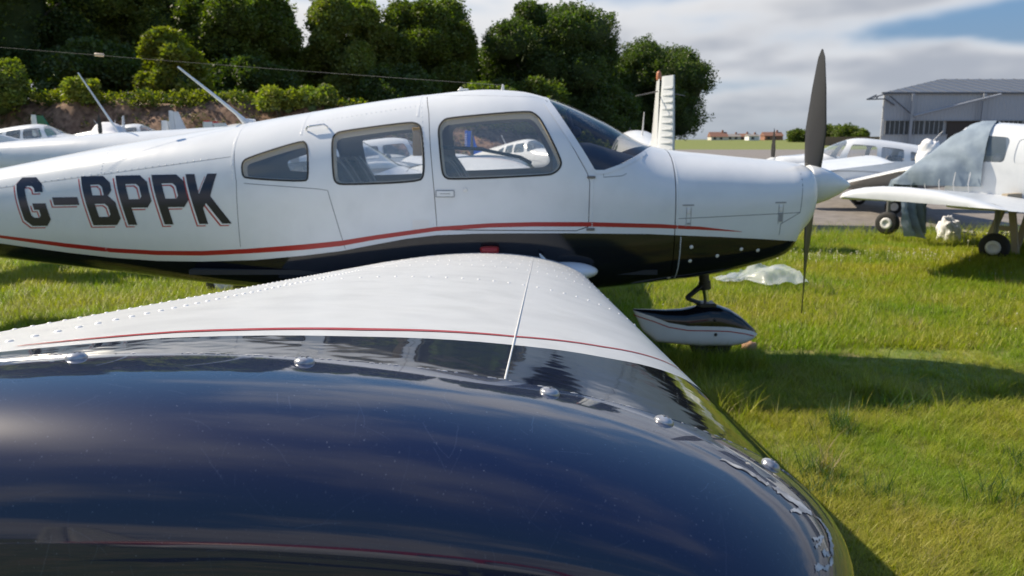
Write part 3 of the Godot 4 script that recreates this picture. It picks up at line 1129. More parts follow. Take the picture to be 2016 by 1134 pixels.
	var ax := Transform3D(Basis(Vector3(0, 0, 1), Vector3(0, 1, 0), Vector3(-1, 0, 0)), Vector3(1.38, 0.155, -0.05))
	lathe(st, [Vector2(0, 0.07), Vector2(0.0, 0.13), Vector2(0.02, 0.15), Vector2(0.05, 0.158), Vector2(0.08, 0.15), Vector2(0.1, 0.13), Vector2(0.1, 0.07)], ax, 20)
	obj("nose_wheel", st, M.rubber, root)
	cabin(root)

const CHIPS := [
	[0.0391, 0.397, 0.0353, 0.378, 0.0307, 0.388, 0.026, 0.397, 0.0223, 0.402, 0.0205, 0.437, 0.0233, 0.457, 0.026, 0.480, 0.0300, 0.517, 0.0310, 0.505, 0.0265, 0.450, 0.0298, 0.445, 0.0335, 0.437, 0.0372, 0.427],
	[0.0633, 0.358, 0.0614, 0.348, 0.054, 0.352, 0.0465, 0.362, 0.0405, 0.392, 0.0419, 0.407, 0.0484, 0.388, 0.0558, 0.374],
	[0.0190, 0.417, 0.0170, 0.417, 0.0135, 0.447, 0.0116, 0.507, 0.0106, 0.586, 0.0116, 0.606, 0.0126, 0.527, 0.0150, 0.462],
	[0.0195, 0.590, 0.0186, 0.566, 0.0158, 0.527, 0.0163, 0.560, 0.0182, 0.600],
	[0.0152, 0.630, 0.0142, 0.606, 0.0121, 0.596, 0.0119, 0.612, 0.0138, 0.636],
	[0.0160, 0.725, 0.0142, 0.695, 0.0112, 0.676, 0.0110, 0.695, 0.0138, 0.722, 0.0150, 0.748],
	[0.0113, 0.600, 0.0103, 0.596, 0.0100, 0.640, 0.0110, 0.690, 0.0119, 0.700, 0.0113, 0.650],
	[0.0168, 0.546, 0.0162, 0.540, 0.0160, 0.586, 0.0178, 0.636, 0.0184, 0.632, 0.0168, 0.586]]

func seat(root: Node3D, x: float, z: float) -> void:
	var st := mb()
	var pts := []
	for i in 13:
		var t := i / 12.0
		var h := lerpf(0.98, 1.40, t)
		var xx := x - 0.20 * (t - 0.5)
		var w := 0.21 * pow(maxf(1.0 - pow(t, 5.0), 0.0), 0.35) + 0.01
		var th := 0.062 * pow(maxf(1.0 - pow(t, 6.0), 0.0), 0.4) + 0.004
		var row := []
		for k in 20:
			var a := TAU * k / 20
			row.append(Vector3(xx + th * signf(cos(a)) * pow(absf(cos(a)), 0.6), h, z + w * signf(sin(a)) * pow(absf(sin(a)), 0.5)))
		pts.append(row)
	grid(st, pts, false, true)
	box(st, Vector3(0.46, 0.14, 0.42), Transform3D(Basis(Vector3(0, 0, 1), 0.10), Vector3(x + 0.30, 0.93, z)), 0.04)
	var s := obj("seat", st, M.seat_dark, root)
	for dz in [-0.09, 0.09]:
		st = mb()
		var rows := []
		for i in 9:
			var t := i / 8.0
			var h := lerpf(1.04, 1.395, t)
			var tt := (h - 0.98) / 0.42
			rows.append([Vector3(x - 0.20 * (tt - 0.5) + 0.066 - 0.03 * pow(tt, 6.0), h, z + dz - 0.03), Vector3(x - 0.20 * (tt - 0.5) + 0.066 - 0.03 * pow(tt, 6.0), h, z + dz + 0.03)])
		grid(st, rows, false, false, Vector3(x - 1.0, 1.2, z))
		for r in rows.size() - 1:
			for e in 2:
				var p: Vector3 = rows[r][e]
				var q: Vector3 = rows[r + 1][e]
				quad(st, p, q, q - Vector3(0.10, -0.004, 0), p - Vector3(0.10, 0, 0), Vector3(0, 0, 1 if e == 1 else -1))
		obj("panel_stripe", st, M.seat_grey, s)

func cabin(root: Node3D) -> void:
	var wins := window_shapes(true)
	var holes := []
	for w in wins:
		holes.append(to_theta(grown(w, -0.012)))
	var st := mb()
	for side in [1.0, -1.0]:
		skin(columns_of(-1.95, 0.30, 0.05), 40, side, -0.038, holes, [], [st], -0.9)
	obj("cabin_lining", st, M.lining, root)
	st = mb()
	box(st, Vector3(2.9, 0.03, 0.98), Transform3D(Basis(), Vector3(-0.55, 0.70, 0)))
	obj("cabin_floor", st, M.seat_dark, root)
	for x in [-1.93, 0.96]:
		st = mb()
		var rim := []
		for i in 61:
			var th := lerpf(-PI * 0.5, PI * 0.5, i / 60.0)
			rim.append([hull_pt(x, th, 1.0, -0.012), hull_pt(x, th, -1.0, -0.012)])
		grid(st, rim, false, false, Vector3(x - 1, 1, 0))
		obj("bulkhead", st, M.seat_dark, root)
	# instrument panel under its hood
	st = mb()
	var pts := []
	for i in 15:
		var x := lerpf(0.34, 0.93, i / 14.0)
		var row := []
		var peak := table(x, [0.34, 0.40, 0.5, 0.7, 0.93], [1.44, 1.485, 1.49, 1.43, 1.37])
		for j in 25:
			var q := j / 12.0 - 1.0
			row.append(Vector3(x, lerpf(1.27, peak, pow(1.0 - pow(absf(q), 3.2), 0.6)), 0.47 * q * (1.0 - 0.18 * smoothstep(0.6, 0.93, x))))
		pts.append(row)
	grid(st, pts, false, false, Vector3(0.6, 0.9, 0))
	obj("panel_hood", st, M.hood, root)
	st = mb()
	box(st, Vector3(0.02, 0.40, 0.94), Transform3D(Basis(), Vector3(0.40, 1.21, 0)))
	var pn := obj("instrument_panel", st, M.black_metal, root)
	var r := rng(3)
	for i in 14:
		st = mb()
		var z := -0.40 + 0.115 * (i % 7) + 0.03
		var h := 1.33 - 0.12 * int(i / 7)
		lathe(st, [Vector2(0.0, 0.045), Vector2(-0.012, 0.045), Vector2(-0.012, 0.038), Vector2(-0.006, 0.036), Vector2(-0.006, 0.001)], Transform3D(Basis(), Vector3(0.389, h, z)), 14)
		obj("dial", st, M.placard if r.randf() < 0.4 else M.grey_metal, pn)
	for z in [-0.25, 0.25]:
		st = mb()
		tube(st, [Vector3(0.40, 1.14, z), Vector3(0.18, 1.17, z)], [0.014], 8)
		var ring := []
		for i in 15:
			var a := lerpf(-0.6, PI + 0.6, i / 14.0)
			ring.append(Vector3(0.17, 1.19 - 0.085 * sin(a) + 0.02, z + 0.15 * cos(a)))
		tube(st, ring, [0.013], 8)
		obj("control_yoke", st, M.black_metal, root)
	st = mb()
	box(st, Vector3(0.07, 0.075, 0.08), Transform3D(Basis(Vector3(0, 0, 1), 0.3), Vector3(0.42, 1.555, 0.0)), 0.02)
	tube(st, [Vector3(0.40, 1.58, 0), Vector3(0.36, 1.70, 0)], [0.012], 8)
	obj("compass", st, M.black_metal, root)
	for z in [-0.25, 0.25]:
		seat(root, -0.34, z)
		seat(root, -1.02, z)
	st = mb()
	tube(st, [side_pt(-0.44, 1.50, 1.0, -0.10), Vector3(-0.2, 1.45, 0.40), Vector3(0.05, 1.40, 0.30), Vector3(0.12, 1.36, 0.1)], [0.012], 6)
	obj("shoulder_strap", st, M.rubber, root)
	st = mb()
	box(st, Vector3(0.06, 0.17, 0.012), Transform3D(Basis(), side_pt(-0.575, 1.515, 1.0, -0.045)), 0.004)
	obj("window_strap", st, M.strap_tan, root)

# ------------------------------------------------------------------ plants
func leaf_cluster(s: int, n: int, size: float, spread: float) -> ArrayMesh:
	var r := rng(s)
	var st := mb()
	for i in n:
		var c := Vector3(r.randf_range(-1, 1), r.randf_range(-1, 1), r.randf_range(-1, 1)) * spread
		var b := Basis.from_euler(Vector3(r.randf_range(-1.0, 1.0), r.randf_range(0, TAU), r.randf_range(-1.0, 1.0)))
		var l := size * r.randf_range(0.7, 1.3)
		var w := l * r.randf_range(0.45, 0.7)
		var p := [c - b.x * l, c + b.z * w + b.y * l * 0.12, c + b.x * l, c - b.z * w + b.y * l * 0.12]
		var n1: Vector3 = (p[1] - p[0]).cross(p[2] - p[0]).normalized()
		if n1.y < 0.0:
			n1 = -n1
		quad(st, p[0], p[1], p[2], p[3], n1)
	return st.commit()

func crown_mesh(root: Node3D, centre: Vector3, r: Vector3, lobes: int, count: int, size: float, col: Color, seed_n: int, cluster: Mesh) -> void:
	var g := rng(seed_n)
	var ls := []
	for i in lobes * 2:
		var a := TAU * (i + g.randf_range(-0.4, 0.4)) * 0.381966
		var y := g.randf_range(-0.8, 0.92)
		var q := sqrt(maxf(1.0 - y * y, 0.03)) * g.randf_range(0.55, 0.86)
		ls.append([centre + Vector3(cos(a) * q * r.x, y * r.y * 0.80, sin(a) * q * r.z), g.randf_range(0.16, 0.36) * (r.x + r.z) * 0.5])
	ls.append([centre, 0.66 * minf(r.x, r.y)])
	ls.append([centre + Vector3(0, -0.3 * r.y, 0), 0.62 * minf(r.x, r.y)])
	var xf := []
	var cols := []
	var tries := 0
	while xf.size() < count and tries < count * 6:
		tries += 1
		var l: Array = ls[g.randi() % ls.size()]
		var d := Vector3(g.randfn(), g.randfn(), g.randfn()).normalized()
		if d.y < -0.6:
			d.y = -d.y
		var rad: float = l[1] * (1.04 - 0.34 * pow(g.randf(), 1.6) + 0.34 * noise.get_noise_3dv((l[0] + d * l[1]) * 22.0) + (0.30 * g.randf() if g.randf() < 0.12 else 0.0))
		var p: Vector3 = l[0] + d * Vector3(rad, rad * 0.9, rad)
		if p.y < 0.4:
			continue
		var deep := false
		for m in ls:
			if m != l and p.distance_to(m[0]) < m[1] * 0.70:
				deep = true
				break
		if deep:
			continue
		var sc := size * g.randf_range(0.65, 1.4)
		xf.append(Transform3D(Basis.from_euler(Vector3(g.randf_range(-0.5, 0.5), g.randf_range(0, TAU), g.randf_range(-0.5, 0.5))).scaled(Vector3(sc, sc, sc)), p))
		var v := g.randf_range(0.7, 1.35) * (1.0 + 0.35 * noise.get_noise_3dv(p * 14.0))
		cols.append(Color(col.r * v * g.randf_range(0.9, 1.15), col.g * v, col.b * v))
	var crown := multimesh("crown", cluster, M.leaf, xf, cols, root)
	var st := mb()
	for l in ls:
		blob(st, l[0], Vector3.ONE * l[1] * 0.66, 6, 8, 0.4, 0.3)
	var inner := obj("shade_core", st, M.leaf_shade_core, crown)  # solid core added to block light, crown shade put into its green
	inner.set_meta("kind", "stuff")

func tree(called: String, label: String, x: float, d: float, h: float, r: float, col: Color, seed_n: int, count := 5200, low := 0.16, size := 0.62) -> Node3D:
	var root := thing(called, label, "tree", Vector3(x, ground(x, -d), -d), 0.0, "trees behind the airfield")
	var g := rng(seed_n + 500)
	var st := mb()
	var tr := r * 0.075 + 0.08
	tube(st, [Vector3(0, -0.2, 0), Vector3(g.randf_range(-0.1, 0.1), h * 0.25, 0), Vector3(g.randf_range(-0.3, 0.3), h * 0.72, 0)], [tr * 1.35, tr, tr * 0.3], 8)
	for i in 4:
		var a := TAU * i / 4.0 + g.randf()
		var q := Vector3(cos(a), 0.9, sin(a))
		tube(st, [Vector3(0, h * 0.28 + 0.06 * h * i, 0), Vector3(0, h * 0.28 + 0.06 * h * i, 0) + q * r * 0.6], [tr * 0.5, tr * 0.12], 6)
	obj("trunk", st, M.bark, root)
	var cy := h * (0.5 + low * 0.5)
	crown_mesh(root, Vector3(0, cy, 0), Vector3(r, h - cy, r), 19, int(count * 2.2) if size < 1.0 else count, size, col, seed_n, M_cluster)
	return root

func bush(label: String, x: float, d: float, base: float, h: float, r: float, col: Color, seed_n: int, count := 900) -> void:
	var root := thing("bush", label, "bush", Vector3(x, base, -d), 0.0, "bushes along the earth bank")
	var st := mb()
	for i in 5:
		var a := TAU * i / 5.0
		tube(st, [Vector3(0, -0.2, 0), Vector3(cos(a) * r * 0.5, h * 0.7, sin(a) * r * 0.5)], [0.04, 0.015], 5)
	obj("stem", st, M.bark, root)
	crown_mesh(root, Vector3(0, h * 0.5, 0), Vector3(r, h * 0.55, r), 9, count, 0.5, col, seed_n, M_cluster)

var M_cluster: ArrayMesh

func grass_clump(s: int, blades: int, h: float, lean: float, spread: float, wide: float) -> ArrayMesh:
	var r := rng(s)
	var st := mb()
	for i in blades:
		var a := r.randf_range(0, TAU)
		var c := Vector3(r.randf_range(-1, 1) * spread, -0.01, r.randf_range(-1, 1) * spread)
		var hh := h * r.randf_range(0.5, 1.2)
		var out := Vector3(cos(a), 0, sin(a))
		var sidev := Vector3(-sin(a), 0, cos(a)).rotated(Vector3.UP, r.randf_range(-0.8, 0.8))
		var w := wide * r.randf_range(0.7, 1.3)
		var ln := lean * r.randf_range(0.3, 1.4)
		var prev := [c - sidev * w, c + sidev * w]
		for k in range(1, 4):
			var t := k / 3.0
			var p := c + Vector3.UP * hh * (t - 0.25 * ln * t * t) + out * hh * ln * t * t
			var ww := w * (1.0 - t * 0.92)
			var cur := [p - sidev * ww, p + sidev * ww]
			var n := ((prev[1] - prev[0]) as Vector3).cross(p - (prev[0] + prev[1]) * 0.5).normalized()
			if n.y < 0.0:
				n = -n
			n = (n + Vector3.UP * 0.5).normalized()
			quad(st, prev[0], prev[1], cur[1], cur[0], n)
			prev = cur
	return st.commit()

func grass_fields() -> void:
	var r := rng(11)
	var short_mesh := grass_clump(1, 12, 0.075, 0.75, 0.04, 0.0022)
	var wide_mesh := grass_clump(2, 15, 0.085, 0.75, 0.10, 0.0042)
	var far_mesh := grass_clump(5, 12, 0.15, 0.55, 0.22, 0.010)
	var tall_mesh := grass_clump(3, 9, 0.20, 0.5, 0.03, 0.0028)
	var sets := [[], [], [], []]
	var cols := [[], [], [], []]
	var put := func(k: int, x: float, z: float, sc: float) -> void:
		var b := Basis(Vector3.UP, r.randf_range(0, TAU)) * Basis(Vector3.RIGHT, r.randf_range(-0.15, 0.15))
		sets[k].append(Transform3D(b.scaled(Vector3(sc, sc * r.randf_range(0.75, 1.25), sc)), Vector3(x, ground(x, z), z)))
		var lush := clampf(0.5 + 0.75 * noise.get_noise_2d(x * 26.0 + 40.0, z * 26.0) + 0.5 * noise.get_noise_2d(x * 90.0, z * 90.0 + 9.0) + r.randf_range(-0.25, 0.25), 0.0, 1.0)
		var c := Color(0.40, 0.36, 0.055).lerp(Color(0.215, 0.305, 0.014), lush)
		if r.randf() < 0.07:
			c = Color(0.27, 0.23, 0.10)
		c = c * r.randf_range(0.8, 1.25)
		cols[k].append(Color(c.r, c.g, c.b))
	# round the near aircraft
	for i in 135000:
		var d := 1.7 * pow(4.7, r.randf())
		var x := r.randf_range(-1.1, 1.25) * (d + 0.6)
		if x < 0.9 and d < 4.2 and x > -1.5 and r.randf() < 0.75:
			continue
		var bare := noise.get_noise_2d(x * 22.0 - 70.0, -d * 22.0)
		if bare > 0.38 and r.randf() < 0.6:
			continue
		if Vector2((x - 2.0) / 0.32, (d - 5.45) / 0.16).length() < 1.0 and r.randf() < 0.85:
			continue
		put.call(0, x, -d, r.randf_range(0.6, 1.15) * (0.85 + 0.5 * noise.get_noise_2d(x * 35.0, -d * 35.0)))
	for i in 100000:
		var d := 5.5 * pow(3.0, r.randf())
		var x := r.randf_range(-1.25, 1.3) * d
		if d > 14.1 and x > -7.8:
			continue
		put.call(1, x, -d, r.randf_range(0.6, 1.2))
	for i in 46000:
		var d := 12.0 * pow(4.0, r.randf())
		var x := r.randf_range(-1.2, 0.25) * d
		if d > 14.0 and x > -7.8 and d < 34.5:
			continue
		put.call(2, x, -d, r.randf_range(0.6, 1.3))
	# taller tufts: by the shadow's near edge, at the edge of the hard ground
	for i in 1500:
		var x := r.randf_range(1.1, 3.3)
		var d := 4.15 + 0.10 * (x - 1.2) + r.randfn() * 0.10 + 0.15 * noise.get_noise_2d(x * 60.0, 3.0)
		if noise.get_noise_2d(x * 50.0 + 7.0, d * 50.0) > -0.05:
			put.call(3, x, -d, r.randf_range(0.5, 0.95))
	for i in 5200:
		var x := r.randf_range(-9.0, 20.0)
		put.call(3, x, -(13.6 + r.randfn() * 0.55 + 0.4 * noise.get_noise_2d(x * 30.0, 5.0)), r.randf_range(0.6, 1.5))
	for i in 2600:
		var d := 2.0 * pow(5.0, r.randf())
		var x := r.randf_range(-0.8, 0.8) * d
		put.call(3, x, -d, r.randf_range(0.3, 0.6))
	for i in 700:
		put.call(3, r.randf_range(0.85, 1.72), -(5.06 + r.randfn() * 0.10), r.randf_range(0.35, 0.75))
	for i in 1500:
		var q := Vector2(2.45, 11.4) + Vector2(r.randfn() * 0.8, r.randfn() * 0.6)
		put.call(3, q.x, -q.y, r.randf_range(0.8, 1.6))
	for i in 70:
		var d := 3.0 * pow(4.0, r.randf())
		var x := r.randf_range(-0.5, 0.75) * d
		if i == 0:
			x = 4.75
			d = 8.9
		var cc := Color(0.05, 0.105, 0.018) if r.randf() < 0.75 else Color(0.30, 0.24, 0.12)
		for k in 14:
			put.call(3, x + r.randfn() * 0.07, -d + r.randfn() * 0.07, r.randf_range(0.4, 0.9))
			cols[3][-1] = cc * r.randf_range(0.8, 1.2)
	var meshes := [short_mesh, wide_mesh, far_mesh, tall_mesh]
	var names := ["short_grass", "rough_grass", "distant_grass", "tall_grass"]
	var labels := ["short sunlit lawn grass round the near aircraft", "rougher yellow green grass beyond the near aircraft", "grass field under the far parked aircraft", "taller grass tufts along shadow and tarmac edge"]
	for k in 4:
		var o := multimesh(names[k], meshes[k], M.grass, sets[k], cols[k])
		o.set_meta("label", labels[k])
	# white clover and daisies
	var st := mb()
	blob(st, Vector3(0, 0.062, 0), Vector3(0.0065, 0.0045, 0.0065), 4, 6)
	tube(st, [Vector3(0, 0, 0), Vector3(0, 0.06, 0)], [0.001], 3, false)
	var xf := []
	for i in 1300:
		var d := 5.6 * pow(2.4, r.randf())
		var x := r.randf_range(-0.75, 0.8) * d
		if noise.get_noise_2d(x * 18.0, d * 18.0 + 30.0) < 0.12 and r.randf() < 0.96:
			continue
		var sc := r.randf_range(0.5, 1.1)
		xf.append(Transform3D(Basis(Vector3.UP, r.randf() * TAU).scaled(Vector3(sc, sc, sc)), Vector3(x, ground(x, -d), -d)))
	for i in 220:
		var x := r.randf_range(2.7, 6.0)
		var d := 10.3 + r.randfn() * 0.35
		var sc := r.randf_range(0.9, 1.7)
		xf.append(Transform3D(Basis(Vector3.UP, r.randf() * TAU).scaled(Vector3(sc, sc, sc)), Vector3(x, ground(x, -d), -d)))
	for i in 120:
		var x := r.randf_range(7.0, 10.5)
		var d := 12.4 + r.randfn() * 0.25
		var sc := r.randf_range(2.0, 3.6)
		xf.append(Transform3D(Basis(Vector3.UP, r.randf() * TAU).scaled(Vector3(sc, sc, sc)), Vector3(x, ground(x, -d), -d)))
	var fl := multimesh("clover_flowers", st.commit(), M.petal, xf, [])
	fl.set_meta("label", "small pale flowers scattered in the grass")

# ------------------------------------------------------------------ land
func axis_lines(stops: Array) -> Array:
	var o := [stops[0][0]]
	for i in range(1, stops.size()):
		var a: float = stops[i - 1][0]
		var b: float = stops[i][0]
		var n := maxi(1, int(round((b - a) / stops[i][1])))
		for k in range(1, n + 1):
			o.append(lerpf(a, b, float(k) / n))
	return o

func land_height(x: float, z: float) -> float:
	return ground(x, z) + 2.3 * smoothstep(230.0, 420.0, -z)

func sheet(st: SurfaceTool, xs: Array, zs: Array, up: float) -> void:
	var pts := []
	for x in xs:
		var row := []
		for z in zs:
			row.append(Vector3(x, land_height(x, z) + up, z))
		pts.append(row)
	grid(st, pts, false, false, Vector3(0, -5000, -100))

func between(a: Array, lo: float, hi: float) -> Array:
	var o := []
	for v in a:
		if v >= lo - 1e-4 and v <= hi + 1e-4:
			o.append(v)
	return o

func land() -> void:
	var xs := axis_lines([[-1500.0, 1], [-200.0, 260.0], [-60.0, 20.0], [-16.0, 2.0], [-8.0, 0.5], [8.0, 0.4], [20.0, 1.0], [60.0, 8.0], [140.0, 20.0], [400.0, 65.0], [1500.0, 220.0]])
	var zs := axis_lines([[-2500.0, 1], [-700.0, 300.0], [-420.0, 35.0], [-230.0, 19.0], [-160.0, 14.0], [-60.0, 10.0], [-34.0, 2.0], [-15.4, 0.62], [-14.2, 0.6], [-1.0, 0.4], [12.0, 1.0], [80.0, 17.0], [600.0, 130.0]])
	var st := mb()
	sheet(st, xs, zs, 0.0)
	structure("ground", st, M.ground, "grassy earth of the airfield")
	st = mb()
	sheet(st, between(xs, -8.0, 140.0), between(zs, -160.0, -15.4), 0.004)
	structure("taxiway", st, M.tarmac, "grey tarmac taxiway behind the aircraft")
	st = mb()
	sheet(st, between(xs, -8.0, 140.0), between(zs, -15.4, -14.2), 0.005)
	structure("concrete_edge", st, M.concrete, "pale concrete edge strip of the taxiway")

func bank_top(x: float) -> float:
	return table(x, [-60.0, -24.0, -9.0, -2.0, 3.0, 7.0], [3.6, 3.3, 3.15, 2.3, 1.8, 0.2])

func earth_bank() -> void:
	var st := mb()
	var pts := []
	for i in 161:
		var x := -60.0 + 67.0 * i / 160.0
		var row := []
		var h := bank_top(x)
		for j in 15:
			var t := j / 14.0
			var prof := table(t, [0.0, 0.08, 0.38, 0.5, 0.7, 1.0], [-0.3, 0.15, 0.86, 1.0, 1.0, -0.1])
			var d := 34.8 + 6.5 * t
			var n := noise.get_noise_3d(x * 16.0, t * 60.0, 3.0)
			row.append(Vector3(x + 0.2 * n, ground(x, -d) * 0.5 + h * prof + 0.35 * n * smoothstep(0.0, 0.3, t), -d + 0.5 * n))
		pts.append(row)
	grid(st, pts, false, false, Vector3(-25, -50, -38))
	structure("earth_bank", st, M.earth, "bare brown earth bank below the trees")
	# weeds on the crest
	var r := rng(31)
	var xf := []
	var cols := []
	for i in 3600:
		var x := r.randf_range(-42.0, 6.0)
		if noise.get_noise_2d(x * 40.0, 12.0) < -0.18 and r.randf() < 0.7:
			continue
		var t := clampf(0.49 + r.randfn() * 0.04, 0.30, 0.7)
		var d := 34.8 + 6.5 * t
		var h := bank_top(x) * table(t, [0.0, 0.08, 0.38, 0.5, 0.7, 1.0], [-0.3, 0.15, 0.86, 1.0, 1.0, -0.1]) + ground(x, -d) * 0.5
		var sc := r.randf_range(0.22, 0.5) * (1.0 + 0.7 * noise.get_noise_2d(x * 22.0, 1.0))
		xf.append(Transform3D(Basis(Vector3.UP, r.randf() * TAU).scaled(Vector3(sc, sc * 1.3, sc)), Vector3(x, h + 0.1 * sc + r.randf() * 0.28, -d)))
		var v := r.randf_range(0.7, 1.3)
		cols.append(Color(0.22 * v, 0.225 * v, 0.032 * v) if r.randf() < 0.7 else Color(0.05 * v, 0.085 * v, 0.016 * v))
	for i in 2200:
		var x := r.randf_range(-42.0, 4.0)
		if noise.get_noise_2d(x * 30.0, 44.0) < -0.12 and r.randf() < 0.75:
			continue
		var t := r.randf_range(0.02, 0.34)
		var d := 34.7 + 6.5 * t
		var h := bank_top(x) * table(t, [0.0, 0.08, 0.38, 0.5], [-0.3, 0.15, 0.86, 1.0]) + ground(x, -d) * 0.5
		var sc := r.randf_range(0.12, 0.4)
		xf.append(Transform3D(Basis(Vector3.UP, r.randf() * TAU).scaled(Vector3(sc, sc, sc)), Vector3(x, h + 0.1, -d)))
		cols.append(Color(0.06, 0.08, 0.02) if r.randf() < 0.6 else Color(0.14, 0.10, 0.06))
	var o := multimesh("bank_weeds", M_cluster, M.leaf, xf, cols)
	o.set_meta("label", "yellow green weeds along the crest of the bank")

# ------------------------------------------------------------------ hangar and far buildings
func hangar() -> void:
	var root := thing("hangar", "grey corrugated metal hangar behind the right-hand aircraft", "hangar", Vector3(37.6, -0.26, -80.0))
	var L := 60.0
	var wave := func(y0: float, y1: float, x0: float, x1: float) -> SurfaceTool:
		var st := mb()
		var pts := []
		var n := int((x1 - x0) / 0.09)
		for i in n + 1:
			var x := lerpf(x0, x1, float(i) / n)
			var z: float = [0.0, 0.045, 0.045, 0.0][i % 4]
			pts.append([Vector3(x, y0, z), Vector3(x, y1, z)])
		grid(st, pts, false, false, Vector3(20, 3, -200))
		return st
	obj("wall_cladding", wave.call(3.78, 6.45, 0.0, L), M.clad, root)
	obj("lower_cladding", wave.call(0.0, 2.36, 0.0, 6.6), M.clad_low, root)
	obj("lower_cladding", wave.call(0.0, 2.36, 9.8, L), M.clad_low, root)
	var st := mb()
	box(st, Vector3(0.2, 6.45, 33.2), Transform3D(Basis(Vector3.UP, -0.4495), Vector3(7.3, 3.225, -15.06)))
	box(st, Vector3(L - 14.5, 6.45, 0.2), Transform3D(Basis(), Vector3(L * 0.5 + 7.3, 3.225, -30.0)))
	box(st, Vector3(L, 6.35, 0.1), Transform3D(Basis(), Vector3(L * 0.5, 3.2, -0.32)))
	obj("wall", st, M.clad_low, root)
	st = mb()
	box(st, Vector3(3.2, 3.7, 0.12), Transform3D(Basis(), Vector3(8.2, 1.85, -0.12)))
	obj("door", st, M.doorway_dark, root)  # dark brown panel standing in for the shade of an open doorway
	for i in 30:
		var x := 0.25 + 2.0 * i
		if x > 5.6 and x < 9.7:
			continue
		st = mb()
		box(st, Vector3(1.9, 1.36, 0.04), Transform3D(Basis(), Vector3(x + 0.97, 3.07, -0.05)))
		var w := obj("window", st, M.hangar_glass, root)
		st = mb()
		for k in 5:
			box(st, Vector3(0.05, 1.36, 0.06), Transform3D(Basis(), Vector3(x + 0.02 + 0.475 * k, 3.07, -0.03)))
		obj("glazing_bar", st, M.clad_low, w)
	st = mb()
	box(st, Vector3(L, 0.09, 0.16), Transform3D(Basis(), Vector3(L * 0.5, 3.79, 0.06)))
	box(st, Vector3(6.6, 0.08, 0.14), Transform3D(Basis(), Vector3(3.3, 2.37, 0.06)))
	obj("wall_rail", st, M.steel_grey, root)
	st = mb()
	box(st, Vector3(L + 0.8, 0.16, 0.25), Transform3D(Basis(), Vector3(L * 0.5, 6.48, 0.12)))
	obj("gutter", st, M.steel_dark, root)
	st = mb()
	var a := Vector3(-0.3, 6.52, 0.25)
	var b := Vector3(14.3, 6.52, -30.2)
	var c := Vector3(10.8, 8.6, -10.0)
	var d := Vector3(L, 8.6, -10.0)
	var e := Vector3(L, 6.52, 0.25)
	var f2 := Vector3(L, 6.52, -30.2)
	flat_poly(st, [a, e, d, c], (e - a).cross(c - a).normalized() * (1.0 if (e - a).cross(c - a).y > 0 else -1.0))
	flat_poly(st, [a, c, b], (c - a).cross(b - a).normalized() * (1.0 if (c - a).cross(b - a).y > 0 else -1.0))
	flat_poly(st, [b, c, d, f2], (c - b).cross(f2 - b).normalized() * (1.0 if (c - b).cross(f2 - b).y > 0 else -1.0))
	flat_poly(st, [a, e, f2, b], Vector3.DOWN)
	var roof := obj("roof", st, M.roof_sheet, root)
	for k in 44:
		st = mb()
		var x0 := 0.8 + 1.3 * k
		var t := clampf((x0 + 0.3) / 11.1, 0.0, 1.0)
		var p0 := Vector3(x0, 6.55, 0.22)
		var p1 := Vector3(x0, 6.52 + 2.08 * t + 0.03, 0.25 - 10.25 * t)
		tube(st, [p0, p1], [0.04], 4)
		obj("roof_seam", st, M.roof_sheet, roof)
	for x in [2.55, 9.7, 17.0, 24.0]:
		st = mb()
		box(st, Vector3(0.28, 6.4, 0.06), Transform3D(Basis(), Vector3(x, 3.2, 0.62)))
		box(st, Vector3(0.06, 6.4, 0.3), Transform3D(Basis(), Vector3(x, 3.2, 0.44)))
		obj("post", st, M.steel_grey, root)
	st = mb()
	tube(st, [Vector3(2.7, 4.2, 0.75), Vector3(11.2, 6.3, 0.75)], [0.12], 8)
	obj("brace", st, M.steel_grey, root)
	st = mb()
	tube(st, [Vector3(0.2, 6.2, 0.5), Vector3(2.5, 4.4, 0.55)], [0.07], 6)
	obj("brace", st, M.steel_dark, root)
	st = mb()
	for q in [[[0.0, 5.9, 0.2], [-1.9, 5.85, 0.2]], [[0.0, 6.4, 0.2], [-1.9, 5.85, 0.2]], [[0.0, 6.4, -2.0], [-1.9, 5.85, 0.2]], [[-0.9, 6.12, 0.2], [-0.9, 5.88, 0.2]], [[0.9, 5.3, 0.2], [-0.1, 5.9, 0.2]]]:
		tube(st, [Vector3(q[0][0], q[0][1], q[0][2]), Vector3(q[1][0], q[1][1], q[1][2])], [0.07], 6)
	obj("side_truss", st, M.steel_dark, root)

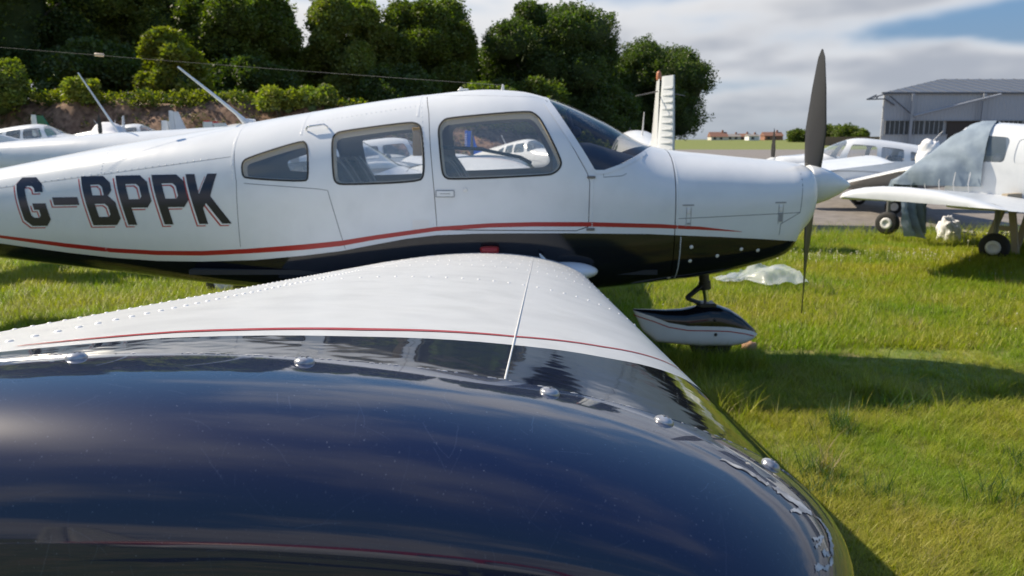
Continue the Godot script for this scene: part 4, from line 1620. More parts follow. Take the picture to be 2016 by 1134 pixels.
func house(label: String, px: float, d: float, w: float, h: float, roof_h: float, roof: Material, wall: Material) -> void:
	var x := (px - 1008.0) / 1520.0 * d * 0.983
	var root := thing("house", label, "house", Vector3(x, land_height(x, -d) - 0.1, -d), 0.0, "houses beyond the airfield")
	w *= 0.8
	h *= 0.72
	roof_h *= 0.72
	var st := mb()
	box(st, Vector3(w, h, 7.0), Transform3D(Basis(), Vector3(0, h * 0.5, -3.5)))
	obj("wall", st, wall, root)
	st = mb()
	var a := [Vector3(-w * 0.5 - 0.3, h, 0.4), Vector3(w * 0.5 + 0.3, h, 0.4), Vector3(w * 0.5 + 0.3, h + roof_h, -3.5), Vector3(-w * 0.5 - 0.3, h + roof_h, -3.5), Vector3(w * 0.5 + 0.3, h, -7.4), Vector3(-w * 0.5 - 0.3, h, -7.4)]
	flat_poly(st, [a[0], a[1], a[2], a[3]], Vector3(0, 3.9, roof_h).normalized())
	flat_poly(st, [a[3], a[2], a[4], a[5]], Vector3(0, 3.9, -roof_h).normalized())
	flat_poly(st, [a[0], a[3], a[5]], Vector3.LEFT)
	flat_poly(st, [a[1], a[2], a[4]], Vector3.RIGHT)
	var rf := obj("roof", st, roof, root)
	st = mb()
	box(st, Vector3(0.8, 1.4, 0.8), Transform3D(Basis(), Vector3(w * 0.28, h + roof_h + 0.2, -3.4)))
	obj("chimney", st, M.brick, rf)
	for k in int(w / 3.2):
		st = mb()
		box(st, Vector3(1.3, 1.1, 0.08), Transform3D(Basis(), Vector3(-w * 0.5 + 1.8 + 3.0 * k, h * 0.55, 0.05)))
		obj("window", st, M.hangar_glass, root)

# ------------------------------------------------------------------ loose things
func cloth_cover(at: Transform3D) -> void:
	# draped over the bare front of the right-hand aircraft; own axes are those of that aircraft
	var root := thing("aircraft_cover", "blue grey cloth cover draped over the front of the right-hand aircraft", "cover")
	root.transform = at
	var st := mb()
	var pts := []
	for i in 33:
		var x := lerpf(-0.16, 1.0, minf(i / 24.0, 1.0))
		var row := []
		for j in 57:
			var t := j / 56.0
			var th := lerpf(-0.10, PI + 0.10, t)
			var sd := 1.0 if th < PI * 0.5 else -1.0
			var t2 := th if th < PI * 0.5 else PI - th
			var fold := 0.05 * absf(sin(th * 6.0 + x * 4.0 + 0.6 * sin(x * 7.0))) * smoothstep(0.35, 1.0, absf(t - 0.5) * 2.0) + 0.03 * noise.get_noise_3d(x * 90.0, th * 50.0, 2.0)
			var p := hull_pt(minf(x, 0.99), t2, sd, 0.03 + fold)
			p.x = x + 0.06 * smoothstep(0.85, 1.1, x)
			p.z *= 1.0 + 0.18 * smoothstep(0.6, 1.0, absf(t - 0.5) * 2.0) * smoothstep(0.1, 0.9, x)
			if i > 24:
				var dn := (i - 24) / 8.0
				p = hull_pt(0.99, t2, sd, 0.03 + fold)
				p.x = 1.05 + 0.10 * sin(dn * 1.5) + 0.05 * sin(th * 14.0) * dn + 0.03 * noise.get_noise_2d(th * 60.0, dn * 60.0)
				p.y = lerpf(p.y, minf(p.y - 0.03, 0.66 + 0.05 * sin(th * 7.0)), dn)
			var roof_line := table(p.x, [0.12, 0.5, 0.99, 1.2], [1.84, 1.50, 1.02, 0.92])
			if p.y > roof_line:
				p.y = roof_line + 0.02 * sin(th * 12.0)
			row.append(p)
		pts.append(row)
	grid(st, pts, false, false, Vector3(0.4, 0.6, 0))
	obj("top_sheet", st, M.canvas_blue, root)
	st = mb()
	for k in 5:
		var q := hull_pt(-0.02 + 0.2 * k, 0.02, -1.0, 0.09)
		tube(st, [q, q + Vector3(0.01, -0.16, -0.03), q + Vector3(0.0, -0.30, 0.0)], [0.006], 5)
	var tie := obj("tie_cord", st, M.canvas_white, root)
	tie.set_meta("kind", "stuff")

func hanging_sheet(label: String, a: Vector3, b: Vector3, top: float, low: float, m: Material) -> void:
	var st := mb()
	var pts := []
	for i in 37:
		var t := i / 36.0
		var row := []
		for j in 17:
			var v := j / 16.0
			var p := a.lerp(b, t)
			var q := (b - a).cross(Vector3.UP).normalized()
			p += q * (0.09 * sin(t * 19.0) * (0.3 + v) + 0.10 * v * v * sin(t * 5.0) + 0.03 * noise.get_noise_2d(t * 300.0, v * 200.0))
			p += (b - a).normalized() * (0.22 * v * v - 0.10 * v)
			p.y = lerpf(top, low, v) + 0.03 * sin(t * 11.0)
			row.append(p)
		pts.append(row)
	grid(st, pts)
	var o := obj("dust_sheet", st, m)
	tag(o, label, "cloth")

func crumpled(called: String, label: String, category: String, centre: Vector3, r: Vector3, m: Material, rough := 0.5) -> void:
	var st := mb()
	blob(st, centre, r, 22, 30, rough, 0.7)
	tag(obj(called, st, m), label, category)

func trestle() -> void:
	var root := thing("trestle", "weathered wooden trestle standing in the grass at the right edge", "trestle", Vector3(7.45, ground(7.5, -11.3), -11.3), 0.5)
	for e in [-0.35, 0.35]:
		for s in [-1.0, 1.0]:
			var st := mb()
			var a := Vector3(e, 0.80, 0.03 * s)
			var b := Vector3(e * 1.25, -0.02, 0.24 * s)
			box(st, Vector3(0.05, a.distance_to(b), 0.09), Transform3D(Basis(Quaternion(Vector3.UP, (a - b).normalized())), (a + b) * 0.5), 0.006)
			obj("leg", st, M.old_wood, root)
	var st := mb()
	box(st, Vector3(0.95, 0.10, 0.09), Transform3D(Basis(), Vector3(0, 0.83, 0)), 0.008)
	obj("beam", st, M.old_wood, root)
	for e in [-0.39, 0.39]:
		st = mb()
		box(st, Vector3(0.03, 0.07, 0.30), Transform3D(Basis(), Vector3(e, 0.38, 0)), 0.005)
		obj("cross_piece", st, M.old_wood, root)

func plastic_sheet() -> void:
	var st := mb()
	var pts := []
	var c := Vector2(2.60, 8.15)
	for i in 49:
		var row := []
		for j in 33:
			var u := i / 48.0 * 2.0 - 1.0
			var v := j / 32.0 * 2.0 - 1.0
			var n := noise.get_noise_2d(u * 38.0, v * 38.0)
			var n2 := noise.get_noise_2d(u * 200.0 + 50.0, v * 200.0)
			var x := c.x + 0.43 * u + 0.05 * n
			var w := lerpf(0.16, 0.50, smoothstep(-0.35, 0.05, u)) * (1.0 + 0.2 * n)
			var d := c.y + w * v + 0.10 * u + 0.06 * n
			var lift := 0.06 + 0.08 * smoothstep(-0.4, 0.1, u) * smoothstep(1.0, 0.4, absf(v)) + 0.09 * absf(n) + 0.015 * absf(n2) + 0.07 * smoothstep(0.35, 0.0, Vector2(u - 0.05, v - 0.3).length())
			row.append(Vector3(x, ground(x, -d) + lift, -d))
		pts.append(row)
	grid(st, pts, false, false, Vector3(2.6, -50, -8.4))
	tag(obj("plastic_sheet", st, M.clear_plastic), "crumpled clear plastic sheet lying on the grass beyond the nose wheel", "plastic sheet")

# ------------------------------------------------------------------ sky
func sky_image() -> Image:
	var w := 1536
	var h := 768
	var f := FastNoiseLite.new()
	f.seed = 5
	f.noise_type = FastNoiseLite.TYPE_SIMPLEX_SMOOTH
	f.frequency = 1.0
	f.fractal_octaves = 6
	f.fractal_gain = 0.52
	var g := FastNoiseLite.new()
	g.seed = 9
	g.noise_type = FastNoiseLite.TYPE_SIMPLEX_SMOOTH
	g.frequency = 1.0
	g.fractal_octaves = 4
	var data := PackedFloat32Array()
	data.resize(w * h * 3)
	var sun := Vector3(-1.0, 1.0, -0.38).normalized()
	for j in h:
		var el := PI * (0.5 - (j + 0.5) / h)
		var sy := sin(el)
		var e := rad_to_deg(el)
		for i in w:
			var c: Color
			if el <= 0.0:
				c = Color(0.16, 0.17, 0.13)
			else:
				var az := wrapf(TAU * (i + 0.5) / w, -PI, PI)
				var dir := Vector3(sin(az) * cos(el), sy, -cos(az) * cos(el))
				var q := dir / (sy + 0.13)
				var n := f.get_noise_3d(q.x * 0.62 + 3.1, q.z * 0.62, 1.7)
				var n2 := g.get_noise_3d(q.x * 1.1, q.z * 1.1 + 9.0, 4.0)
				var bias := lerpf(0.48, -0.16, smoothstep(7.0, 17.0, e + 3.0 * n2))
				bias = lerpf(bias, -0.30, smoothstep(20.0, 45.0, e))
				bias += 0.42 * exp(-pow(acos(clampf(dir.dot(Vector3(-0.42, 0.86, 0.28).normalized()), -1.0, 1.0)) / 0.22, 2.0))
				var a := rad_to_deg(az)
				# the blue gap low on the right and the bright bank above it
				bias -= 1.5 * exp(-pow(minf(a - 33.0, 0.0) / 12.0, 2.0) - pow(maxf(a - 33.0, 0.0) / 40.0, 2.0) - pow((e - 7.0 - 0.02 * (a - 31.0) - 0.6 * n2) / 1.0, 2.0))
				bias += 0.60 * exp(-pow((a - 18.0) / 9.0, 2.0) - pow((e - 9.0) / 0.7, 2.0))
				var cover := smoothstep(-0.22, 0.50, n + bias)
				var thick := smoothstep(-0.05, 0.85, n + bias + 0.2 * n2)
				var blue := Color(0.36, 0.52, 0.70).lerp(Color(0.20, 0.46, 0.85), smoothstep(2.0, 14.0, e)).lerp(Color(0.10, 0.26, 0.70), smoothstep(14.0, 70.0, e))
				var glow := pow(maxf(dir.dot(sun), 0.0), 6.0)
				var white := Color(1.30, 1.30, 1.31) * (1.0 + 0.7 * glow)
				var grey := Color(0.58, 0.63, 0.73)
				var bright := smoothstep(4.5, 9.0, e + 3.0 * n2 - 0.13 * a)
				grey = grey.lerp(Color(1.02, 1.02, 1.04), bright)
				var cl := white.lerp(grey, thick)
				cl = cl.lerp(Color(0.54, 0.61, 0.70), 0.75 * smoothstep(5.0, 0.0, e))
				c = blue.lerp(cl, cover)
			var k := (j * w + i) * 3
			data[k] = c.r
			data[k + 1] = c.g
			data[k + 2] = c.b
	return Image.create_from_data(w, h, false, Image.FORMAT_RGBF, data.to_byte_array())

# ------------------------------------------------------------------ materials
func noise_tex(s: int, freq: float, ramp: Array, size := 512, octaves := 5, normal := false, strength := 4.0) -> NoiseTexture2D:
	var t := NoiseTexture2D.new()
	var f := FastNoiseLite.new()
	f.seed = s
	f.noise_type = FastNoiseLite.TYPE_SIMPLEX_SMOOTH
	f.frequency = freq
	f.fractal_octaves = octaves
	t.noise = f
	t.width = size
	t.height = size
	t.seamless = true
	if normal:
		t.as_normal_map = true
		t.bump_strength = strength
	else:
		var g := Gradient.new()
		g.offsets = PackedFloat32Array(ramp[0])
		g.colors = PackedColorArray(ramp[1])
		t.color_ramp = g
	return t

func triplanar(m: StandardMaterial3D, scale: float, world := false) -> void:
	m.uv1_triplanar = true
	m.uv1_world_triplanar = world
	m.uv1_scale = Vector3(scale, scale, scale)

func speck_image(base: Color, s: int, dots: int, scratches: int) -> ImageTexture:
	var im := Image.create(1024, 1024, false, Image.FORMAT_RGB8)
	im.fill(base)
	var r := rng(s)
	for i in dots:
		var x := r.randi() % 1020
		var y := r.randi() % 1020
		var k := r.randf()
		var c := base.lerp(Color(0.62, 0.64, 0.68), 0.10 + 0.55 * k * k * k)
		var z := 1 if r.randf() < 0.8 else 2
		im.fill_rect(Rect2i(x, y, z, z), c)
	for i in scratches:
		var p := Vector2(r.randf() * 1000.0, r.randf() * 1000.0)
		var d := Vector2.from_angle(r.randf() * TAU)
		var c := base.lerp(Color(0.55, 0.58, 0.64), r.randf_range(0.10, 0.35))
		for k in r.randi_range(12, 90):
			p += d * 1.0
			d = d.rotated(r.randf_range(-0.06, 0.06))
			im.set_pixel(clampi(int(p.x), 0, 1023), clampi(int(p.y), 0, 1023), c)
	return ImageTexture.create_from_image(im)

func make_materials() -> void:
	var m: StandardMaterial3D
	var soft := noise_tex(3, 0.008, [], 512, 3, true, 6.0)
	m = mat("plane_white", Color.WHITE, 0.22)
	m.albedo_texture = noise_tex(14, 0.007, [[0.0, 0.4, 0.6, 1.0], [lin(0.585, 0.61, 0.635), lin(0.645, 0.67, 0.695), lin(0.66, 0.685, 0.71), lin(0.62, 0.645, 0.665)]], 512, 6)
	m.normal_enabled = true
	m.normal_texture = soft
	m.normal_scale = 0.10
	triplanar(m, 0.7)
	m = mat("wing_white", Color.WHITE, 0.30)
	m.albedo_texture = noise_tex(12, 0.006, [[0.0, 0.45, 0.62, 1.0], [lin(0.48, 0.50, 0.515), lin(0.565, 0.585, 0.60), lin(0.59, 0.61, 0.625), lin(0.525, 0.545, 0.555)]], 1024, 6)
	m.normal_enabled = true
	m.normal_texture = soft
	m.normal_scale = 0.14
	triplanar(m, 0.8)
	m = mat("navy_wing", Color.WHITE, 0.05)
	m.albedo_texture = speck_image(lin(0.007, 0.009, 0.018), 4, 2600, 60)
	m.normal_enabled = true
	m.normal_texture = soft
	m.normal_scale = 0.09
	triplanar(m, 2.6)
	m = mat("navy_cap", Color.WHITE, 0.42)
	m.albedo_texture = speck_image(lin(0.006, 0.011, 0.042), 5, 6500, 160)
	m.clearcoat_enabled = true
	m.metallic_specular = 0.24
	m.clearcoat = 1.0
	m.clearcoat_roughness = 0.035
	triplanar(m, 2.3)
	mat("navy_gloss", lin(0.006, 0.007, 0.012), 0.10)
	mat("navy_letter", lin(0.008, 0.010, 0.024), 0.20)
	mat("red_paint", lin(0.36, 0.016, 0.018), 0.30)
	mat("trim_blue", lin(0.015, 0.06, 0.33), 0.25)
	mat("trim_green", lin(0.012, 0.12, 0.06), 0.3)
	mat("trim_red", lin(0.40, 0.015, 0.02), 0.3)
	mat("trim_grey", lin(0.30, 0.31, 0.33), 0.3)
	mat("glass", Color(0.80, 0.88, 0.95, 0.13), 0.02)
	mat("glass_dimmed", Color(0.12, 0.16, 0.24, 0.30), 0.02)  # windscreen glass darkened to stand in for the dim cabin behind
	mat("rubber", lin(0.018, 0.018, 0.018), 0.75)
	mat("trim_cream", lin(0.42, 0.37, 0.28), 0.6)
	mat("strap_tan", lin(0.27, 0.19, 0.10), 0.8)
	mat("lining", lin(0.22, 0.19, 0.165), 0.8)
	mat("seat_dark", lin(0.020, 0.022, 0.026), 0.8)
	mat("seat_grey", lin(0.20, 0.19, 0.18), 0.8)
	mat("hood", lin(0.014, 0.016, 0.030), 0.45)
	mat("black_metal", lin(0.015, 0.016, 0.018), 0.4)
	mat("grey_metal", lin(0.16, 0.16, 0.165), 0.45, 0.3)
	mat("white_metal", lin(0.66, 0.66, 0.66), 0.35)
	mat("chrome", lin(0.60, 0.61, 0.63), 0.12, 1.0)
	mat("prop", lin(0.030, 0.030, 0.031), 0.33)
	mat("worn_glint_white", lin(0.74, 0.74, 0.73), 0.30)  # worn lap edge, and painted highlights on the wing rivets
	m = mat("screw", Color.WHITE, 0.28, 0.55)
	m.albedo_texture = noise_tex(18, 0.03, [[0.0, 0.4, 0.6, 1.0], [lin(0.10, 0.11, 0.14), lin(0.34, 0.35, 0.38), lin(0.46, 0.47, 0.49), lin(0.56, 0.56, 0.56)]], 256, 3)
	triplanar(m, 12.0)
	m = mat("primer", Color.WHITE, 0.55)
	m.albedo_texture = noise_tex(19, 0.02, [[0.0, 0.45, 0.5, 1.0], [lin(0.10, 0.10, 0.11), lin(0.34, 0.34, 0.35), lin(0.50, 0.50, 0.50), lin(0.58, 0.58, 0.57)]], 256, 5)
	triplanar(m, 9.0)
	mat("joint", lin(0.10, 0.11, 0.13), 0.7)
	mat("latch_grey", lin(0.26, 0.27, 0.29), 0.5)
	mat("placard", lin(0.68, 0.67, 0.66), 0.6)
	mat("wire", lin(0.17, 0.155, 0.14), 0.6)
	mat("insulator", lin(0.58, 0.46, 0.34), 0.4)
	mat("petal", lin(0.55, 0.54, 0.40), 0.8)
	m = mat("leaf", Color.WHITE, 0.55)
	m.vertex_color_use_as_albedo = true
	m.cull_mode = BaseMaterial3D.CULL_DISABLED
	m.backlight_enabled = true
	m.backlight = Color(0.9, 1.0, 0.28)
	mat("leaf_shade_core", lin(0.045, 0.070, 0.020), 0.9)  # darker than the leaves: shade inside the crown as colour
	m = mat("grass", Color.WHITE, 0.5)
	m.vertex_color_use_as_albedo = true
	m.cull_mode = BaseMaterial3D.CULL_DISABLED
	m.backlight_enabled = true
	m.backlight = Color(0.9, 1.0, 0.25)
	m = mat("bark", Color.WHITE, 0.9)
	m.albedo_texture = noise_tex(22, 0.03, [[0.0, 0.5, 1.0], [lin(0.03, 0.025, 0.02), lin(0.09, 0.075, 0.06), lin(0.16, 0.14, 0.12)]], 256, 5)
	triplanar(m, 0.8)
	m = mat("ground", Color.WHITE, 0.95)
	m.albedo_texture = noise_tex(23, 0.010, [[0.0, 0.35, 0.55, 0.75, 1.0], [lin(0.075, 0.115, 0.016), lin(0.11, 0.15, 0.02), lin(0.15, 0.18, 0.03), lin(0.21, 0.20, 0.06), lin(0.26, 0.21, 0.10)]], 1024, 6)
	triplanar(m, 0.14, true)
	m = mat("tarmac", Color.WHITE, 0.9)
	m.albedo_texture = noise_tex(24, 0.02, [[0.0, 0.4, 0.6, 1.0], [lin(0.13, 0.12, 0.115), lin(0.17, 0.155, 0.145), lin(0.19, 0.175, 0.165), lin(0.25, 0.23, 0.21)]], 1024, 6)
	triplanar(m, 0.11, true)
	m = mat("concrete", Color.WHITE, 0.9)
	m.albedo_texture = noise_tex(25, 0.02, [[0.0, 0.5, 1.0], [lin(0.26, 0.25, 0.23), lin(0.33, 0.32, 0.29), lin(0.38, 0.37, 0.34)]], 512, 6)
	triplanar(m, 0.3, true)
	m = mat("earth", Color.WHITE, 0.95)
	m.albedo_texture = noise_tex(26, 0.012, [[0.0, 0.35, 0.5, 0.65, 1.0], [lin(0.035, 0.022, 0.015), lin(0.10, 0.056, 0.035), lin(0.17, 0.098, 0.063), lin(0.24, 0.145, 0.095), lin(0.36, 0.25, 0.17)]], 1024, 6)
	triplanar(m, 0.22, true)
	mat("clad", lin(0.36, 0.38, 0.41), 0.6)
	mat("clad_low", lin(0.42, 0.44, 0.46), 0.6)
	mat("steel_grey", lin(0.30, 0.32, 0.35), 0.5)
	mat("steel_dark", lin(0.10, 0.11, 0.13), 0.5)
	mat("roof_sheet", lin(0.085, 0.10, 0.13), 0.6)
	mat("hangar_glass", lin(0.035, 0.045, 0.055), 0.25)
	mat("doorway_dark", lin(0.05, 0.038, 0.03), 0.7)
	mat("roof_tile", lin(0.20, 0.10, 0.07), 0.85)
	mat("roof_brown", lin(0.22, 0.11, 0.07), 0.85)
	mat("roof_grey", lin(0.22, 0.20, 0.19), 0.85)
	mat("render_wall", lin(0.55, 0.52, 0.47), 0.85)
	mat("brick", lin(0.26, 0.13, 0.09), 0.9)
	mat("fence_brown", lin(0.20, 0.14, 0.10), 0.9)
	m = mat("canvas_blue", Color.WHITE, 0.8)
	m.albedo_texture = noise_tex(27, 0.02, [[0.0, 0.5, 1.0], [lin(0.14, 0.185, 0.245), lin(0.19, 0.245, 0.31), lin(0.26, 0.32, 0.385)]], 256, 5)
	triplanar(m, 0.8)
	mat("canvas_white", lin(0.62, 0.63, 0.66), 0.8)
	mat("old_wood", lin(0.33, 0.28, 0.21), 0.85)
	mat("yellow_paint", lin(0.55, 0.42, 0.02), 0.5)
	mat("stone_orange", lin(0.42, 0.15, 0.07), 0.45)
	mat("stone", lin(0.40, 0.24, 0.15), 0.9)
	m = mat("clear_plastic", Color(0.80, 0.83, 0.86, 0.40), 0.3)
	m.transparency = BaseMaterial3D.TRANSPARENCY_ALPHA
	m.cull_mode = BaseMaterial3D.CULL_DISABLED
	for n in ["glass", "glass_dimmed"]:
		M[n].transparency = BaseMaterial3D.TRANSPARENCY_ALPHA
		M[n].cull_mode = BaseMaterial3D.CULL_DISABLED

# ------------------------------------------------------------------ the parked aircraft behind
var plane_proto: Node3D

func parked(label: String, x: float, d: float, turn_deg: float, paint: Dictionary, lift := 0.0, pitch := 0.0, group := "aircraft parked in the background") -> Node3D:
	var o: Node3D
	if plane_proto == null:
		plane_proto = thing("parked_aircraft", label, "airplane")
		make_aircraft(plane_proto, false)
		o = plane_proto
	else:
		o = plane_proto.duplicate()
		o.name = numbered("parked_aircraft")
		add_child(o)
	tag(o, label, "airplane", group)
	o.position = Vector3(x, land_height(x, -d) + lift, -d)
	o.rotation = Vector3(0, deg_to_rad(turn_deg), deg_to_rad(pitch))
	for c in o.get_children():
		for k in paint:
			if str(c.name).begins_with(k) and c is MeshInstance3D:
				c.material_override = M[paint[k]]
	return o

func whip(o: Node3D) -> void:
	var st := mb()
	var b: Vector3 = o.transform.affine_inverse() * Vector3(-4.54, 1.50, -9.2)
	var t: Vector3 = o.transform.affine_inverse() * Vector3(-5.00, 2.27, -9.2)
	tube(st, [b + Vector3(0.01, -0.06, 0), b, b.lerp(t, 0.5), t], [0.022, 0.016, 0.012, 0.008], 8)
	obj("whip_aerial", st, M.plane_white, o)

func drop_parts(o: Node3D, starts: Array) -> void:
	for c in o.get_children():
		for s in starts:
			if str(c.name).begins_with(s):
				o.remove_child(c)
				c.queue_free()
				break

# ------------------------------------------------------------------ everything
func _ready() -> void:
	noise.seed = 17
	noise.frequency = 0.02
	noise.fractal_octaves = 3
	# camera
	var cam := Camera3D.new()
	cam.name = "camera"
	add_child(cam)
	var lens := CameraAttributesPhysical.new()
	lens.frustum_focal_length = 32.16
	lens.frustum_near = 0.05
	lens.frustum_far = 6000.0
	lens.frustum_focus_distance = 0.95
	lens.exposure_aperture = 15.0
	cam.attributes = lens
	cam.position = Vector3(0, 1.5, 0)
	cam.rotation_degrees = Vector3(-10.8, 0, 0)
	cam.current = true
	# sky, sun, exposure
	var env := Environment.new()
	var sky := Sky.new()
	var sm := PanoramaSkyMaterial.new()
	sm.panorama = ImageTexture.create_from_image(sky_image())
	sky.sky_material = sm
	env.background_mode = Environment.BG_SKY
	env.sky = sky
	env.background_energy_multiplier = 0.465
	env.tonemap_mode = Environment.TONE_MAPPER_LINEAR
	env.tonemap_exposure = 1.55
	env.sdfgi_enabled = true
	env.ssao_enabled = true
	env.ssil_enabled = true
	var we := WorldEnvironment.new()
	we.name = "world"
	we.environment = env
	add_child(we)
	var sun := DirectionalLight3D.new()
	sun.name = "sun"
	add_child(sun)
	sun.look_at_from_position(Vector3(-1.09, 1.0, -0.45) * 100.0, Vector3.ZERO)
	sun.light_color = Color(1.0, 0.94, 0.84)
	sun.light_energy = 1.6
	sun.light_angular_distance = 0.5
	sun.shadow_enabled = true

	make_materials()
	make_hull_table()
	M_cluster = leaf_cluster(8, 9, 0.16, 0.32)
	land()
	earth_bank()
	hangar()

	# the near aircraft
	var near := thing("light_aircraft", "white low-wing aircraft with black belly, red stripe and dark wing tip filling the foreground", "airplane", Vector3(0, 0, -5.2))
	make_aircraft(near, true)
	near_details(near)

	# aircraft behind, left to right
	var plain := {"belly": "plane_white", "wing_tip": "plane_white", "stripe": "trim_grey"}
	var shell := parked("white aircraft parked close behind the near tail, whip aerial on its flat back", -2.35, 9.2, 2.0, plain, -0.12, -6.0)
	parked("small white aircraft with four dark side windows at the far left", -17.9, 30.0, 0.0, plain)
	parked("parked aircraft with a green tail fin against the earth bank", -16.2, 34.2, -8.0, {"belly": "plane_white", "wing_tip": "plane_white", "stripe": "trim_green", "fin": "trim_green", "rudder": "plane_white"}, 0.1)
	parked("parked aircraft whose nose is wrapped in a pale cover", -14.6, 28.5, -70.0, plain)
	parked("white aircraft with plain pointed fin below the bank weeds", -9.6, 33.4, 4.0, plain)
	parked("parked aircraft showing a narrow white rudder, beside the red-finned one", -12.6, 37.0, 75.0, plain, 0.2)
	parked("parked aircraft with a red tail fin near the earth bank", -8.6, 36.0, 20.0, {"belly": "trim_red", "wing_tip": "trim_red", "stripe": "trim_red", "fin": "trim_red", "rudder": "trim_red"}, 0.1)
	parked("white aircraft in shade, seen through the rear cabin window", -3.1, 21.5, 8.0, plain, 0.02)
	parked("white aircraft with blue tail and belly, seen through the front cabin window", 0.75, 32.2, -55.0, {"fin": "trim_blue", "rudder": "trim_blue"})
	parked("white aircraft seen tail-on with ribbed rudder and orange beacon", 2.62, 16.6, 85.0, plain, 0.14, -4.0)
	parked("white aircraft standing on the tarmac with pale cabin windows", 8.85, 20.3, 171.0, plain, 0.0)
	var bare := parked("large white aircraft at the right edge with its engine removed", 7.3, 12.1, 135.0, plain, 0.10)
	parked("made-up red-topped aircraft out of view behind the viewer, added for its reflection in the dark wing tip", 0.6, -6.2, 6.0, {"fuselage": "trim_red", "cowling": "trim_red", "belly": "plane_white", "wing_skin": "trim_red", "wing_tip": "plane_white"})  # unseen and made up: gives the wing tip something red to mirror
	drop_parts(shell, ["wing_", "antenna", "propeller_blade", "spinner"])
	whip(shell)
	bare.rotation.x = deg_to_rad(-3.0)
	var cut_skin := mb()
	var cut_belly := mb()
	var cut_holes := []
	for w in window_shapes(false):
		cut_holes.append(to_theta(w))
	cut_holes.append(screen_shape())
	for side in [1.0, -1.0]:
		skin(columns_of(-4.95, 0.34, 0.12), 22, side, 0.0, cut_holes, [PackedVector2Array([Vector2(-5, -1.7), Vector2(1, -1.7), Vector2(1, -0.9), Vector2(-5, -0.9)])], [cut_skin, cut_belly])
	for c in bare.get_children():
		if str(c.name) == "fuselage":
			c.mesh = cut_skin.commit()
		elif str(c.name) == "belly":
			c.mesh = cut_belly.commit()
		elif str(c.name) == "stripe":
			c.visible = false
	var blanks := 0
	for c in bare.get_children():
		if str(c.name).begins_with("window"):
			blanks += 1
			if blanks in [2, 3, 5, 6]:
				c.material_override = M.plane_white
	drop_parts(bare, ["stripe", "cowling", "spinner", "propeller_blade", "windscreen"])
	extras_behind(bare)
	# trees
	var dark := Color(0.082, 0.122, 0.032)
	var mid := Color(0.125, 0.165, 0.032)
	var light := Color(0.20, 0.235, 0.055)
	var bright := Color(0.215, 0.235, 0.040)
	tree("tree", "dark broad tree rising past the top edge at the far left", -31.2, 50.0, 15.6, 5.0, dark, 101)
	tree("tree", "light green tree second from the left, above the whip aerial", -25.6, 57.0, 14.2, 5.4, light, 102)
	tree("tree", "small bright yellow-green tree in front of darker ones", -18.3, 43.0, 7.3, 1.9, bright, 103, 2600)
	tree("tree", "tall tree lit on its left and dark on its right, above the long aerial", -18.4, 54.0, 12.6, 4.4, mid, 104, 6500)
	tree("tree", "pale lit tree left of the middle gap in the tree line", -11.7, 58.0, 12.0, 3.7, light, 105)
	tree("tree", "broad dark tree above the rear cabin windows", -7.0, 62.0, 12.6, 5.0, mid, 106, 6500)
	tree("tree", "rounded dark tree above the cabin roof's front", 2.6, 68.0, 13.4, 6.2, dark, 107, 7000)
	tree("tree", "last dark tree of the row sloping down to the open field", 13.2, 78.0, 10.8, 6.0, dark, 108, 6500, 0.05)
	tree("tree", "low dark tree filling in behind the beacon tail fin", 8.2, 76.0, 9.2, 4.2, dark, 109, 3600, 0.02)
	tree("tree", "tree crown filling the row between the first two trees", -33.0, 64.0, 15.0, 6.0, mid, 110, 4200)
	tree("tree", "shaded tree behind the small bright yellow-green tree", -22.0, 61.0, 13.4, 5.2, mid, 111, 4200)
	tree("tree", "shaded tree behind the tall half-lit tree", -15.4, 66.0, 7.4, 4.2, dark, 112, 3600)
	tree("tree", "low shaded tree in the gap left of the pale lit tree", -16.4, 50.0, 6.4, 2.8, dark, 113, 3000, 0.02)
	tree("tree", "low shaded tree below the broad dark tree", -8.2, 56.0, 6.6, 3.6, dark, 114, 3200, 0.02)
	tree("tree", "shaded tree between the two rounded dark trees", -1.6, 70.0, 9.4, 4.4, dark, 115, 3600, 0.02)
	tree("tree", "low lit tree at the foot of the rounded dark tree", 0.6, 60.0, 6.6, 3.4, mid, 116, 3200, 0.02)
	tree("tree", "low dark tree at the foot of the last trees", 7.0, 66.0, 6.6, 3.8, dark, 117, 3200, 0.0)
	tree("tree", "dark low tree under the leftmost broad tree", -24.5, 47.0, 6.8, 3.4, dark, 118, 3200, 0.02)
	tree("tree", "dark low tree at the left frame edge behind the bank", -31.5, 46.0, 6.6, 3.6, dark, 119, 3200, 0.02)
	tree("tree", "dim tree closing the notch right of the tall half-lit tree", -19.4, 80.0, 11.2, 5.0, mid, 120, 3000, 0.0)
	tree("tree", "dim tree closing the notch left of the two rounded dark trees", -2.6, 82.0, 13.0, 5.2, dark, 121, 3000, 0.0)
	tree("tree", "dim tree behind the last trees of the row", 9.4, 88.0, 11.2, 5.4, dark, 122, 3000, 0.0)
	tree("tree", "dim tree filling behind the pale lit tree and the broad dark tree", -12.0, 82.0, 12.4, 5.6, dark, 123, 3000, 0.0)
	bush("pale green pointed bush at the left edge on the bank", -23.9, 37.0, 2.0, 3.4, 1.3, light, 201)
	bush("round yellow bush on the bank right of the pointed bush", -20.2, 37.4, 3.0, 1.3, 0.7, bright, 202, 420)
	bush("yellow-green bush on the bank right of the long aerial", -10.9, 37.2, 2.7, 1.05, 1.0, bright, 203, 600)
	bush("low green bush at the right end of the visible bank", -9.2, 37.4, 2.8, 1.1, 0.9, light, 204, 600)
	bush("leafy bush on the bank, seen through the front cabin window", -1.2, 38.0, 1.9, 2.0, 1.6, mid, 205, 700)
	bush("green bush behind the blue-tailed aircraft", 1.2, 38.2, 1.5, 1.9, 1.5, mid, 206, 700)
